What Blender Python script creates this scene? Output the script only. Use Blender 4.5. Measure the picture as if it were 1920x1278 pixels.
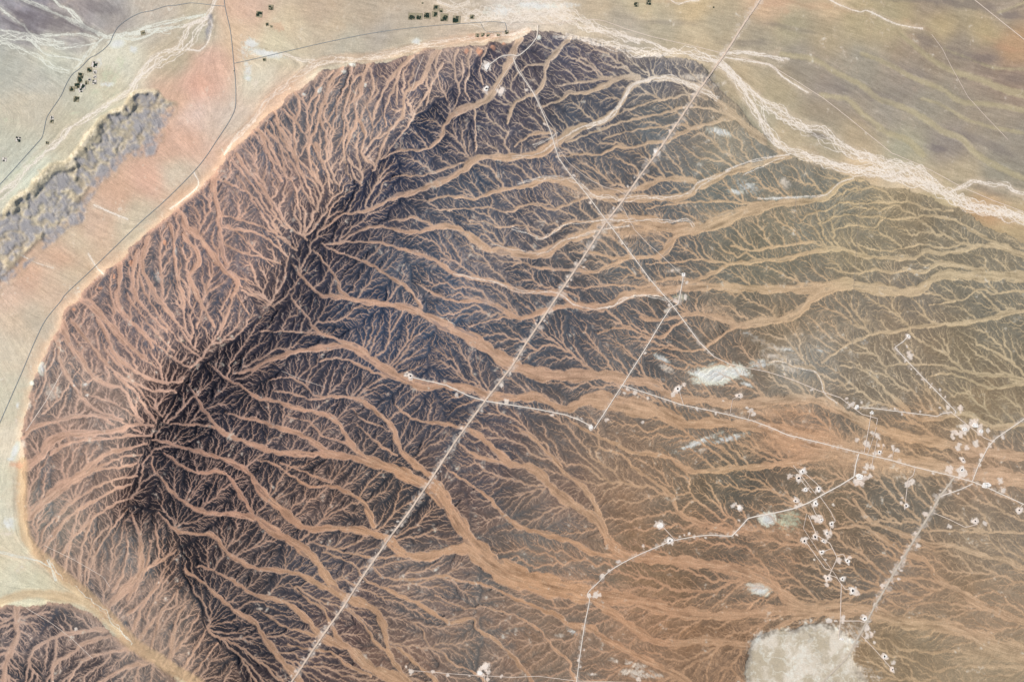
import bpy, math, time
import numpy as np
T0 = time.time()
for o in list(bpy.data.objects): bpy.data.objects.remove(o)
SC_ = bpy.context.scene
COL = SC_.collection
# ---------------- camera: looking almost straight down from very high
CAMH = 80000.0
cd = bpy.data.cameras.new('camera'); cam = bpy.data.objects.new('camera', cd); COL.objects.link(cam)
cd.sensor_width = 36.0; cd.lens = 36.0 * CAMH / 28800.0
cd.clip_start = 100.0; cd.clip_end = 2000000.0
cam.location = (0, 0, CAMH); cam.rotation_euler = (0, 0, 0)
SC_.camera = cam
# ---------------- sky and sun
SUN_EL, SUN_AZ = math.radians(42), math.radians(295)      # azimuth clockwise from the top of the picture
w = bpy.data.worlds.new("World"); SC_.world = w; w.use_nodes = True
nt = w.node_tree; nt.nodes.clear()
wo = nt.nodes.new('ShaderNodeOutputWorld'); bg = nt.nodes.new('ShaderNodeBackground'); sk = nt.nodes.new('ShaderNodeTexSky')
sk.sky_type = 'NISHITA'; sk.sun_disc = False; sk.sun_elevation = SUN_EL; sk.sun_rotation = SUN_AZ
bg.inputs['Strength'].default_value = 0.10
nt.links.new(sk.outputs[0], bg.inputs[0]); nt.links.new(bg.outputs[0], wo.inputs[0])
ld = bpy.data.lights.new('sun', 'SUN'); ld.energy = 3.6; ld.angle = math.radians(.5); ld.color = (1.0, .935, .82)
sun = bpy.data.objects.new('sun', ld); COL.objects.link(sun)
from mathutils import Vector
sdir = Vector((math.sin(SUN_AZ) * math.cos(SUN_EL), math.cos(SUN_AZ) * math.cos(SUN_EL), math.sin(SUN_EL)))
sun.rotation_euler = sdir.to_track_quat('Z', 'Y').to_euler(); sun.location = (-20000, 9000, 20000)
SC_.view_settings.view_transform = 'Standard'; SC_.view_settings.look = 'None'
SC_.view_settings.exposure = 0.0; SC_.view_settings.gamma = 1.0
SC_.cycles.max_bounces = 4
# ---- traced from the photograph, in photo pixels (1920 x 1278), y down; upstream -> downstream ----
# "w0 w1 : x,y x,y ..." full width at start and end (an extra third number after a point sets the width there)
CHAN = """
3 10: 700,322 706,312 727,255 755,220 759,182 775,165 793,150 805,118 815,102 825,92
2 8: 745,197 745,150 755,125 775,107 790,95
2 7: 697,262 702,215 718,175 733,150 748,130 772,107
4 8: 705,318 700,310 680,290 685,250 670,220 666,195 677,175 680,150 688,128 700,105
3 6: 640,310 653,270 665,240 670,220
2 5: 698,230 690,200 700,170 698,140 690,125
2 5: 630,288 645,250 645,212 655,175 665,150 678,140
4 7: 600,345 585,318 580,272 595,237 602,207 610,185 620,155 642,130 655,115
2 4: 618,270 605,237 600,220
3 4: 578,250 578,237 577,207 590,180 600,162 610,150 625,135
3 5: 556,300 555,283 552,237 562,207 557,178 545,165
3 5: 595,340 577,318 532,265 517,215 500,198
4 6: 530,340 515,318 505,290 492,260 478,238
2 4: 845,225 862,172 855,150 852,117 858,95
2 4: 840,190 825,160 817,125 825,98
2 14: 715,303 747,285 795,282 827,260,6 832,240 847,220,9 877,202,14 910,190,13 932,160 947,135,12 957,112,13 968,85,14 985,62
2 4: 892,285 890,212 880,205
5 10: 952,232 965,195 1005,175 1020,150 1025,120 1042,100 1067,73 1074,62
2 4: 960,150 990,125 1020,122
4 18: 605,430 620,422 640,405 665,400,5 695,395 718,382,6 745,370 780,360,10 812,347 842,335 868,320,12 890,300 920,295,11 960,296 1010,288,14 1038,270,20 1085,242,14 1135,225 1160,200,10 1183,163,9 1210,152,10 1250,147,9 1285,157,12 1312,167,14 1345,190,10 1385,225 1430,262 1480,290
2 4: 735,335 755,330 780,332 812,325 835,318 870,305
3 5: 965,275 1000,252 1035,252
3 12: 1012,205 1030,195 1050,190 1068,175 1100,175,7 1135,160 1160,148 1195,145
2 5: 1042,162 1092,155 1145,148
2 5: 1080,115 1110,128 1125,145 1145,150
3 12: 640,455 655,445 692,427 720,427,5 762,435 790,435,8 812,427 840,425,10 865,432 890,450,13 915,467 960,472,15 985,478 1017,476,16 1045,460 1072,446,15 1105,435 1120,418 1150,412,18 1210,414 1255,428,20 1310,428,22 1350,415 1385,400,24 1415,392 1440,385,16 1475,380,13 1540,373,11 1565,353 1595,335,12 1625,333 1655,340
3 6: 730,415 760,412 772,407 792,415 812,422
4 12: 805,377 830,370 870,370 890,375,5 920,362 960,354 997,347,8 1022,337 1060,342,14 1090,355 1115,365 1150,372,14 1185,372 1222,372 1260,372,12 1292,365 1310,350,14 1347,332 1372,322 1410,312,10 1450,300 1480,292
2 5: 825,395 870,392 915,390 942,397 960,397 985,385 1010,385 1032,394 1060,385 1100,370 1112,365
3 10: 1110,362 1172,357,10 1210,350 1240,337,9 1285,337 1315,345
3 3: 1205,325 1225,335 1242,338
2 5: 880,415 915,417 930,427 955,425 980,423 997,440 1020,445 1045,430 1070,415 1097,417 1130,410
2 14: 1067,473 1100,472 1135,480 1160,485,7 1180,483 1210,482,7 1237,480 1250,465,13 1262,448 1275,435
2 7: 960,500 980,492 1005,502 1047,505,5 1080,507 1110,510 1135,502 1165,488
3 8: 1042,295 1085,290 1125,290 1155,277 1185,277 1225,267 1250,265 1295,242 1335,232 1360,222 1390,226
3 4: 1060,268 1110,250 1150,235 1185,225 1235,215 1285,202 1330,205 1380,222
2 4: 1125,230 1165,212 1210,195 1255,185 1295,178 1325,185
2 4: 1130,262 1175,248 1225,240 1270,235 1295,240
3 22: 610,460 655,455 705,455,4 740,463 770,472,6 797,480 822,492,7 850,512 890,522,8 925,527 960,540,9 997,547 1045,550,10 1065,562 1085,573,12 1120,575 1150,568,13 1172,555 1200,548,15 1243,545 1285,538,16 1335,537,14 1385,540 1440,542,14 1520,540,18 1560,535 1590,533,20 1640,542,20 1690,547 1720,545,16 1742,527 1772,515,16 1815,517 1920,518 2090,520
2 7: 605,457 630,472 670,485 705,502,5 740,525 765,540 780,560 790,577
3 18: 550,495 575,527 600,552 622,555,8 655,560 695,567,10 745,573 785,585,13 825,605,17 865,625 900,643,22 930,665 960,683,24 1000,698,24 1035,703 1085,703,22 1135,703 1168,712,18 1205,715 1230,722 1250,738 1280,748,14 1320,750 1370,757,14 1440,752,18 1500,748 1540,752,16 1577,770 1615,790,16 1665,810,18 1715,822 1765,830,18 1815,842 1920,857 2090,880
2 8: 590,470 610,492 630,520 640,545 655,558
2 10: 780,530 805,545 835,560 865,565,6 905,565 937,577 960,592,9 985,595 1022,582 1050,575 1075,572
2 3: 880,612 915,602 940,595 958,596
4 34: 440,700 480,690 500,677,9 530,667 562,657,9 605,652 642,647,13 667,652 692,670,16 720,690,17 750,707,17 792,722,17 825,722 855,724,12 885,728 915,740,15 960,745 1005,743,16 1032,755 1060,767,10 1085,755 1110,747,26 1165,757,34 1200,765 1235,772,28 1260,785,20 1290,795,18 1335,792 1385,795,16 1440,802,22 1480,818,34 1540,834,36 1600,848,26 1680,862 1760,877 1850,890 1950,905 2090,930
2 7: 555,540 550,560 575,590 588,612 605,625 630,635 660,648
2 3: 490,620 555,622 600,624
3 10: 395,680 425,707 450,720 480,742,6 520,752 567,767,8 615,777 640,800,9 655,825 672,847 700,860
2 32: 355,718 370,740 385,767 410,800,7 435,817 480,833,8 512,845 567,850,10 605,850 655,855,12 705,867,16 742,880 780,900,18 815,915,24 830,935,24 850,963,20 870,995,20 892,1028,28 917,1053,34 960,1078,38 1010,1092,34 1060,1105,30 1100,1113,26 1135,1118 1185,1123,20 1222,1133 1260,1145,20 1310,1150 1360,1153,14 1410,1148 1440,1143,14 1500,1143,22 1540,1143 1615,1143,22 1652,1153 1690,1165,18 1765,1172 1815,1185,20 1865,1208,22 1920,1225 2090,1260
2 5: 310,792 370,795 410,800
2 10: 425,772 455,782 480,785 505,795 555,810,8 585,825 612,848
2 13: 505,712 545,707 572,722 590,740 615,743,4 642,743 667,746,7 692,760 717,780,9 735,800 745,825,10 755,848 780,870,12 805,890 815,905
2 4: 515,732 542,735 580,747 610,745
2 6: 600,677 620,672 655,675 680,687 700,697 722,703
2 4: 670,795 692,815 717,837 745,852
2 3: 660,765 680,785 710,797 730,807
2 4: 540,780 580,790 605,815 635,825 660,835
2 16: 740,757 770,782 800,790 840,795,6 870,802 900,817,9 925,840 950,862 960,870,12 992,875 1015,890,14 1030,910 1060,935,15 1095,958 1120,973,15 1135,1003 1150,1025 1167,1040,18 1200,1043 1247,1048,16 1310,1055 1360,1063,16 1400,1072 1440,1090 1470,1115 1500,1138
3 10: 960,795 985,810 1010,832 1035,857 1060,887 1090,910 1110,935 1122,965
3 9: 860,830 885,850 915,860 960,870
2 8: 830,870 855,890 890,912 915,932 938,957 960,978 985,990 1022,1000,9 1072,1015 1110,1035 1155,1043
2 9: 1100,832 1135,842 1165,852 1185,872 1210,892 1240,912 1260,932 1272,960 1300,975 1340,988 1375,997
3 14: 1060,780 1090,802 1120,817 1150,830 1185,847,6 1220,850 1255,857 1275,872,8 1297,882 1335,882 1385,877,8 1440,872 1500,862 1560,850
3 16: 290,822 325,830 362,842,6 400,852 435,865 465,882,8 480,905 505,935,13 535,958 560,982,12 590,990 620,988,9 655,990 700,998,12 725,1008 742,1025,14 767,1040 800,1042,14 835,1032 865,1027,16 895,1030
2 10: 485,860 517,870 550,892 580,910 620,910,5 650,920 680,940,7 692,960 700,985
2 4: 525,865 580,887 620,903
3 12: 290,855 290,877 307,895 325,920,5 350,940 385,958 440,962,8 480,970 505,988,14 555,1018,15 587,1043 605,1068,12 630,1103,14 650,1118,15 680,1130 705,1143,12 717,1168 725,1200,10 727,1215 735,1235,7 755,1260 775,1290 800,1330
3 8: 310,847 325,857 350,875 375,885 412,882 435,897 450,922 465,945 478,966
3 9: 300,958 317,975 337,993 370,998,6 400,1000 420,1023,7 440,1043 480,1062,7 530,1068 562,1075 592,1090 615,1103 640,1115
3 14: 352,1048 352,1065 385,1090 415,1118,6 445,1143 480,1165,8 500,1198 520,1223,11 535,1243 555,1265 570,1290 585,1320
2 24: 372,1058 400,1065 445,1090,5 480,1113 525,1123 555,1140 580,1163,10 595,1183,12 620,1200 655,1213,14 675,1233 700,1253,18 745,1273 775,1300 800,1330
2 8: 545,1095 587,1128 605,1138 617,1160 630,1188 642,1203
2 5: 485,1138 530,1170 562,1180 592,1190
3 6: 540,1205 580,1215 620,1220 650,1243 695,1265
2 4: 590,1015 630,1030 670,1038 700,1045 750,1040
2 8: 605,1033 640,1045 665,1058 680,1080,3 700,1093 730,1105 760,1120,7 790,1133 815,1150 845,1165,7 885,1158,5 895,1178 927,1198 960,1228 975,1248 990,1262 1010,1310
2 12: 700,1063 720,1080 770,1085,4 830,1078 865,1088 910,1095,4 960,1118 985,1128 1020,1143 1042,1150,8 1065,1168 1110,1178,12 1135,1198 1185,1223,10 1235,1248 1285,1275 1330,1320
2 5: 815,1113 855,1133 880,1140 902,1135 930,1143 960,1150 985,1163 1010,1178 1025,1198 1045,1220 1067,1238 1070,1255 1090,1300
2 6: 640,1138 665,1150 685,1173 705,1203 725,1220
2 4: 770,1163 790,1178 805,1210 830,1223 850,1243 880,1255 910,1275 940,1320
4 8: 730,1210 750,1215 780,1243 812,1270 850,1320
10 12: 1105,1120 1147,1148,13 1172,1165 1197,1183,13 1222,1198 1260,1205 1310,1200 1360,1203 1405,1210
2 12: 1575,685 1615,692 1640,710,4 1660,732 1680,750,8 1700,768 1722,785,8 1760,783 1810,775 1840,790,9 1865,800 1920,795 2090,780
3 7: 1440,680 1460,675 1490,687 1520,690 1537,710 1547,737 1572,760
2 10: 1665,685 1705,682 1765,685 1802,695,5 1850,702 1890,705 1920,712 2090,730
3 6: 1830,645 1870,662 1900,682 1920,702
2 6: 1740,705 1770,700 1805,707 1840,722 1870,727 1920,717
2 14: 1047,533 1085,540 1135,535 1185,535,4 1197,540 1235,527 1272,522,6 1305,525 1335,512 1370,495,6 1405,492 1440,488 1477,485 1522,472,8 1580,468 1615,480 1655,483,6 1690,485 1720,482,6 1735,470 1765,475 1802,470 1827,462,8 1877,462 1920,480 2090,540
2 5: 1210,495 1260,492 1310,487 1350,492 1375,497
6 18: 1200,595 1240,600 1285,590,6 1322,590 1360,600 1385,610,14 1420,604 1440,602 1477,595,14 1502,580 1522,560,16 1545,545 1575,535
3 5: 1120,625 1155,615 1185,617 1210,630 1242,630 1265,610 1285,600
3 5: 1215,655 1247,652 1280,657 1315,655 1335,642 1365,620 1385,612
3 10: 1540,680 1580,650 1600,640 1640,625,5 1675,622 1702,615 1740,610 1790,607 1840,600,8 1890,587 1920,582 2090,560
2 4: 1740,572 1802,562 1825,547 1840,542 1865,550 1920,545 2090,545
2 9: 1547,500 1580,510 1615,512 1640,505 1677,512 1697,505 1732,510 1757,495 1790,497 1840,507
2 3: 1605,455 1630,467 1665,470 1710,462 1727,457 1765,465 1810,457
2 4: 1500,415 1522,400 1555,392 1577,380 1615,382 1655,380 1710,380 1735,392 1785,395
2 6: 1540,420 1565,407 1595,402 1615,407 1652,406 1672,412 1715,407 1750,405 1785,412 1815,427 1845,445 1870,457
2 4: 1557,435 1595,422 1635,427 1652,412
2 5: 1210,392 1247,385 1285,380 1350,378 1400,382 1435,385
3 5: 1370,460 1405,470 1440,465 1515,455 1547,462 1585,468
5 8: 1440,1183 1477,1165 1515,1148
3 14: 1565,990 1615,985 1640,1000 1665,1015,8 1700,1038 1735,1050 1750,1075,7 1770,1093 1800,1108 1830,1128,12 1865,1143 1920,1165 2090,1200
5 9: 1600,935 1615,958 1635,978 1680,995 1740,1018 1790,1023 1840,1040 1890,1050 1920,1065 2090,1090
2 4: 1730,993 1790,995 1920,998 2090,1005
2 4: 1660,1120 1695,1140 1727,1130 1765,1128 1805,1133 1860,1145
2 5: 1640,1193 1665,1198 1685,1215 1715,1218 1740,1223 1800,1220 1920,1240
2 5: 1690,1228 1727,1245 1757,1258 1790,1248 1845,1248 1920,1250 2090,1270
3 4: 1655,1093 1715,1083 1765,1090
3 6: 580,450 545,427 522,395 505,370 480,338 460,315 445,290
3 5: 567,412 560,380 552,347 530,320 515,290 500,262 485,245
3 5: 590,385 577,347 562,320 552,290 540,262 525,240
3 5: 625,365 620,357 615,327 605,300 592,270
4 9: 415,630 430,585 437,560 447,530 425,510 400,480,10 375,445 350,427,12 345,405 330,392
5 12: 427,497 420,480 415,445,8 410,395 400,345,11 405,325 395,310
2 3: 530,495 480,480 450,472 424,460
2 3: 545,455 500,430 450,412 418,405
2 3: 530,440 500,400 470,365 430,345 405,335
2 5: 530,472 505,450 480,437 440,430 418,425
4 10: 405,612 385,580 382,575 365,540,9 357,515 373,495 370,470,8 355,455 345,440
3 4: 372,615 380,582
3 6: 350,620 345,560 335,532 330,495 325,445 320,420
3 10: 362,632 320,590 295,560 285,540 267,500,8 270,470 280,445
3 9: 315,622 295,602 262,565 250,530 252,500 258,470
6 10: 290,650 270,625 250,605 225,577 220,552 225,525 225,495
8 14: 270,670 240,645 225,630 212,615 190,590 172,572 150,560
3 8: 350,708 340,715 290,712 250,692 222,672 205,640 195,615 180,590
3 7: 335,735 325,732 287,730 250,715 215,695 192,672 172,647 150,620 132,598
4 6: 297,790 275,760 257,735 240,720 215,700
3 14: 262,785 245,750 230,727 200,720 175,705,9 155,677 135,652 125,630 115,605
4 9: 232,787 187,770 155,747 140,725 122,697 112,670 108,640 100,630
3 14: 292,795 255,795 225,805 175,812,10 135,812 97,825,14 80,852 50,872
4 8: 215,795 185,780 145,780 100,790 62,802 43,820
3 15: 280,830 240,840 210,847 185,860,9 160,885 125,905,16 82,940 55,965
3 5: 260,867 225,875 175,880 150,893
3 7: 250,905 217,917 175,940 140,960 110,990 80,1035
3 14: 250,960 262,990 265,1008 267,1053,9 260,1078 225,1113,14 198,1140
3 8: 335,1028 300,1050 265,1070
3 4: 295,980 302,1040 300,1050
2 5: 238,975 240,1023 232,1070 212,1108
3 5: 335,1103 330,1133 305,1145 292,1183 285,1212
3 8: 350,1133 335,1153 327,1183 318,1240
3 5: 390,1173 375,1203 345,1250
3 6: 300,1088 270,1133 250,1180
3 5: 180,960 160,1008 150,1058 150,1100
3 4: 147,958 135,1008 122,1070
2 4: 205,983 175,1020 160,1078 160,1105
3 3: 120,955 85,990 75,1025
8 10: 32,1133 32,1170 35,1190 20,1220 8,1270 0,1420
2 9: 48,1290 57,1233 75,1208 112,1190 150,1183 200,1178 228,1182
4 8: 98,1290 103,1245 140,1220 162,1203 215,1190 240,1196
4 8: 150,1300 212,1263 250,1245 290,1238
3 5: 120,1295 145,1250 175,1228 225,1218 255,1212
2 4: 560,470 520,440 490,400 465,360 445,330
2 3: 515,500 480,470 450,440 428,422
2 4: 540,430 505,395 480,355 455,325 435,300
2 4: 600,400 575,365 560,330 545,300 520,265 500,245
2 4: 625,345 605,310 590,280 570,250 550,225 530,205
2 3: 500,560 470,545 440,530
2 3: 490,540 450,520 430,508
2 3: 470,590 450,560 440,540
2 3: 520,580 490,560 455,545
2 3: 400,640 375,600 350,560 335,520
2 4: 375,660 350,630 325,590 300,560 290,540
2 4: 380,670 340,640 310,605 285,570 270,540 262,515
2 4: 330,660 300,630 275,600 250,570 240,550
2 4: 360,690 320,665 290,640 260,615 235,595 215,575
2 4: 300,690 270,670 240,645 215,620 195,600 175,585
2 4: 320,720 280,705 250,690 225,668 205,650
2 4: 310,780 285,755 260,725 240,700 220,680 200,655
2 4: 280,800 250,775 215,755 185,745 160,735
2 4: 270,810 230,790 200,780 170,775
3 5: 290,815 250,815 215,820 185,822 150,825 120,835 95,850
2 5: 270,850 235,855 200,868 170,885 140,905
2 5: 262,890 230,895 195,905 160,925 130,945 105,975
2 5: 255,930 225,940 190,960 160,985 135,1010 115,1040
2 4: 245,950 215,985 190,1020 170,1060 165,1090
2 5: 285,1010 280,1050 262,1090 240,1120
2 5: 320,1060 295,1100 265,1130 240,1150
2 5: 345,1090 315,1130 285,1165 265,1195
2 5: 375,1150 350,1190 325,1225 305,1245
2 5: 410,1200 385,1235 360,1265 345,1290
2 4: 440,1240 420,1275 400,1310
2 4: 660,340 650,310 645,280 650,250
2 4: 720,300 740,270 765,240 780,210 800,180 815,150 830,120
2 3: 680,350 665,330 655,300
2 4: 575,340 560,310 545,280 530,250 515,225
2 3: 545,320 530,290 520,260 508,230
2 4: 560,300 575,270 585,235 590,205 600,180
2 4: 520,310 500,285 485,262 470,245
2 4: 640,360 625,330 615,300 612,270 615,240
2 4: 725,240 722,215 728,190 740,165 748,145
2 4: 800,200 805,175 800,150 805,125
2 4: 880,190 872,165 880,140 878,115 885,95
2 3: 905,160 900,135 905,110 912,92
2 3: 860,165 868,140 866,115
2 4: 615,300 618,260 628,225 635,190 650,160 660,130
1.5 3: 150,690 130,720 110,750 80,775
1.5 3: 190,700 165,715 150,700 130,680
1.5 3: 170,640 150,640 135,625
"""
# pale dry washes on the plains: "w0 w1 k : points", k = which sand (0 white-pink, 1 pale green, 2 pink-beige, 3 olive-gold soft, 4 pale cream)
WASH = """
6 16 0: 1060,66 1120,82 1185,98,12 1235,100 1285,100,14 1335,112,14 1360,130 1385,160,12 1410,200 1435,240,9 1450,262 1475,280,9 1505,290 1540,302,12 1600,318 1665,325,18 1715,340,18 1777,362,15 1815,380 1865,395 1920,410 2090,455
4 4 0: 1100,50 1130,60 1160,65 1190,72 1220,80 1250,95
5 4 0: 1350,100 1390,98 1440,104 1470,112
3 3 0: 1360,108 1440,122 1465,142 1490,160 1515,175
5 16 0: 1345,118 1385,150 1420,180,6 1440,195 1465,207,12 1500,232 1540,242,10 1580,270 1615,292,13 1665,307 1715,320 1760,345
5 9 0: 1780,360 1800,352 1827,340 1852,345 1885,347 1920,362 2090,400
10 8 2: 990,58 940,68 900,72,14 830,80 760,95,16 700,108 640,110,16 590,122 540,160,14 500,190 470,230,12 440,262 420,290
5 6 0: 470,98 500,102 530,102 560,112 590,116
30 20 4: 1060,20 980,22 920,30 870,40
5 6 4: 820,2 840,10 855,12 880,2
4 12 4: 405,-5 398,15 385,35,7 362,45 350,60,8 335,85,10 300,105,10 275,125 255,150,8 240,175 200,195,8 165,220 125,245,9 110,265 75,290,10 45,320 15,350 -20,385
2 3 4: 398,40 392,75 375,95 350,92
3 6 1: 385,28 325,40 275,50 257,60 225,68,7 200,72 185,82 160,105 140,130
3 4 1: 300,52 275,68 250,75 225,70
4 6 1: 30,-5 75,15 105,27 140,38 160,52 180,60 200,70
3 3 1: 100,-5 115,12 135,20 160,50
3 4 1: 0,15 20,32 42,47 60,65 100,66 150,65 185,73
9 6 1: -20,75 0,80 37,92 70,107 100,127 130,135
3 3 1: 50,70 70,87 87,102 125,107 150,112
14 8 1: 0,70 40,68 80,78 120,80
8 12 3: 1540,178 1590,187 1615,212 1640,232 1665,250 1700,262 1730,290
10 12 3: 1465,102 1527,112 1565,135 1615,160 1647,185 1690,200 1732,222 1765,245 1802,260 1827,285 1865,310 1920,335
8 10 3: 1615,100 1665,120 1715,147 1765,167 1802,190 1865,197 1920,207 2090,240
8 16 3: 1690,65 1740,107 1790,135 1840,150 1890,170 1920,178 2090,220
4 6 3: 1727,185 1765,197 1815,225 1865,240 1920,250 2090,290
3 5 3: 1770,92 1815,110 1865,127 1920,130
3 3 3: 1870,25 1890,18 1920,5
2 2 0: 1555,0 1580,12 1610,22 1625,20 1645,28 1665,38 1690,48 1730,54
2 2 0: 1255,0 1270,8 1290,2 1310,0
18 26 5: 42,865 42,920 43,960 47,1000 65,1030,18 95,1058,20 130,1090 155,1110,24 185,1140,24 220,1175 250,1205,22 287,1228 325,1253,22 370,1280 430,1330
12 20 5: -20,1132 0,1128 50,1113 125,1118 162,1128 185,1140
3 3 0: 90,1048 98,1065 105,1088
3 2 0: 0,1035 30,1042 70,1050 95,1062
2 2 4: 165,475 180,500 195,515
2 2 4: 35,475 70,492 100,502
3 2 4: 365,322 372,345 355,365 320,392
3 2 4: 175,385 210,400 240,412
"""
MAINPOLY = "985,66 1040,62 1075,68 1130,85 1185,101 1240,109 1300,115 1325,130 1345,165 1400,225 1450,280 1500,300 1580,325 1640,345 1740,368 1800,398 1860,428 1920,455 2100,520 2100,1430 440,1430 385,1295 325,1258 250,1207 185,1142 130,1092 70,1038 50,1000 44,960 44,870 45,800 58,740 82,665 110,610 145,562 195,517 250,467 300,420 340,385 380,350 425,300 465,260 505,215 555,172 610,138 660,122 730,119 800,98 860,90 940,80"
SWPOLY = "-170,1150 0,1138 60,1130 125,1130 165,1145 195,1172 235,1212 290,1245 360,1300 430,1430 -170,1430"
SALTPOLY = "1412,1193 1450,1180 1490,1178 1545,1160 1585,1180 1600,1195 1597,1235 1620,1262 1640,1300 1640,1430 1385,1430 1395,1275 1402,1230"
CREST = "925,75 850,165 800,205 735,265 700,320 650,358 612,400 575,450 545,500 525,560 495,592 455,622 405,665 370,690 340,730 318,765 300,800 278,835 262,880 252,920 258,950 300,955 325,985 345,1030 350,1080 375,1130 400,1180 440,1230 470,1300 520,1430"
# smooth fields: x,y, rock sRGB, sand sRGB, relief (px), base height (px), lateral density of fine channels
FLD = """
300 800 50 38 46 184 140 116 3.2 30
340 740 50 38 48 184 140 116 3.2 30
400 670 54 44 54 188 144 120 3.0 30
520 560 72 62 74 190 148 122 2.6 27
600 430 70 62 76 190 150 124 2.6 26
690 330 76 70 88 194 156 128 2.4 22
800 215 80 76 92 198 162 134 2.2 18
255 930 60 46 52 182 138 112 3.0 27
350 1060 64 50 52 180 136 106 2.8 24
400 1180 68 55 58 180 138 108 2.6 20
460 1290 74 60 62 182 140 108 2.4 16
420 900 44 38 48 182 136 110 3.0 20
560 920 58 50 58 184 138 106 2.6 16
450 780 50 44 58 184 140 114 2.8 20
600 700 62 60 78 188 146 120 2.4 17
560 800 60 56 70 186 142 114 2.6 17
700 600 62 66 88 190 148 120 2.2 16
800 520 80 82 98 194 154 126 2.0 14
900 400 84 84 98 196 160 128 2.0 14
1000 300 86 84 100 196 160 126 1.9 13
960 200 84 80 100 192 164 136 2.0 12
1080 110 90 86 108 190 166 142 1.9 10
1250 130 110 104 112 198 180 156 1.6 7
1100 220 88 86 98 186 160 130 1.7 10
1250 230 114 110 108 190 162 130 1.3 8
1400 280 136 130 118 194 170 136 1.1 6
1150 330 92 90 96 192 158 124 1.6 10
1200 450 100 98 98 194 158 122 1.5 9
1050 620 78 80 92 188 148 118 1.9 11
1200 650 92 92 98 190 152 120 1.7 9
1400 350 124 122 112 194 164 126 1.2 6
1450 470 122 120 106 194 164 122 1.2 5
1600 440 130 126 112 192 168 126 1.2 4
1800 500 132 126 112 190 168 130 1.1 3
1500 580 128 120 108 192 160 122 1.3 4
1700 580 132 120 108 192 166 128 1.2 3
1850 640 126 118 102 190 168 130 1.2 3
1650 700 130 120 108 188 166 132 1.2 3
1500 680 142 134 124 190 168 138 1.2 4
1850 740 132 122 106 188 166 128 1.2 2
1350 690 120 114 112 190 154 120 1.5 7
760 760 62 62 80 186 144 114 2.2 14
900 850 76 68 80 186 144 112 2.0 11
750 950 54 54 66 188 142 104 2.2 11
1050 900 98 88 90 184 144 110 1.7 8
1150 880 110 98 92 188 150 112 1.5 7
1350 900 112 104 92 190 154 114 1.3 5
1300 840 112 104 98 188 148 110 1.5 6
1500 820 128 110 96 190 146 108 1.1 4
1550 900 126 114 98 188 152 116 1.1 3
1700 820 130 114 98 192 154 114 1.1 2
1850 880 142 122 104 190 154 120 1.0 2
1700 930 124 116 104 184 154 120 1.1 2
1850 1000 140 124 108 184 156 122 1.0 1
650 1100 74 68 82 186 144 108 2.2 11
600 1200 74 62 72 184 142 108 2.2 11
800 1100 92 84 90 188 146 110 1.9 9
900 1200 104 90 88 180 142 108 1.6 6
750 1250 92 80 82 182 142 106 1.8 7
1050 1100 112 96 88 188 142 102 1.4 6
1050 1220 106 94 88 182 140 104 1.6 5
1200 1080 116 102 88 186 140 102 1.3 5
1350 1000 122 106 92 186 142 106 1.2 4
1200 1180 122 102 88 184 138 100 1.3 4
1320 1240 134 108 88 176 136 100 1.0 3
1450 1050 128 110 94 184 142 106 1.1 3
1550 1080 118 104 90 184 148 112 1.1 3
1700 1080 140 118 98 184 146 110 1.0 2
1850 1150 146 124 100 186 150 114 1.0 1
1700 1230 150 130 100 180 150 112 0.8 1
1850 1250 154 136 106 182 154 118 0.7 0
640 200 104 98 106 202 160 130 1.6 10
560 250 108 98 106 200 156 126 1.7 10
750 170 94 86 104 200 160 130 1.8 10
860 120 96 88 104 196 162 136 1.7 8
500 330 112 98 106 200 154 126 1.8 12
400 400 104 94 104 202 152 122 1.6 9
420 500 106 92 102 198 148 118 1.8 13
300 520 96 90 100 202 154 124 1.5 8
250 620 98 88 98 198 150 122 1.6 10
380 590 78 74 90 196 150 122 1.9 18
170 650 106 94 100 196 150 122 1.5 7
130 700 116 106 106 198 158 130 1.4 5
200 760 122 110 108 198 156 130 1.5 9
120 860 124 110 106 198 152 122 1.3 6
180 900 120 106 104 194 150 120 1.4 9
100 980 130 118 108 194 154 124 1.3 4
200 1040 122 110 106 190 150 120 1.4 8
260 1130 116 104 100 190 148 118 1.4 9
320 1150 100 84 78 184 144 114 1.6 12
300 1210 116 104 100 190 150 118 1.3 7
60 1200 76 72 84 192 154 128 1.6 7
150 1240 72 66 74 190 150 122 1.6 6
60 1260 62 58 66 190 148 120 1.6 7
200 1160 96 96 102 190 154 128 1.4 4
"""
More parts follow.
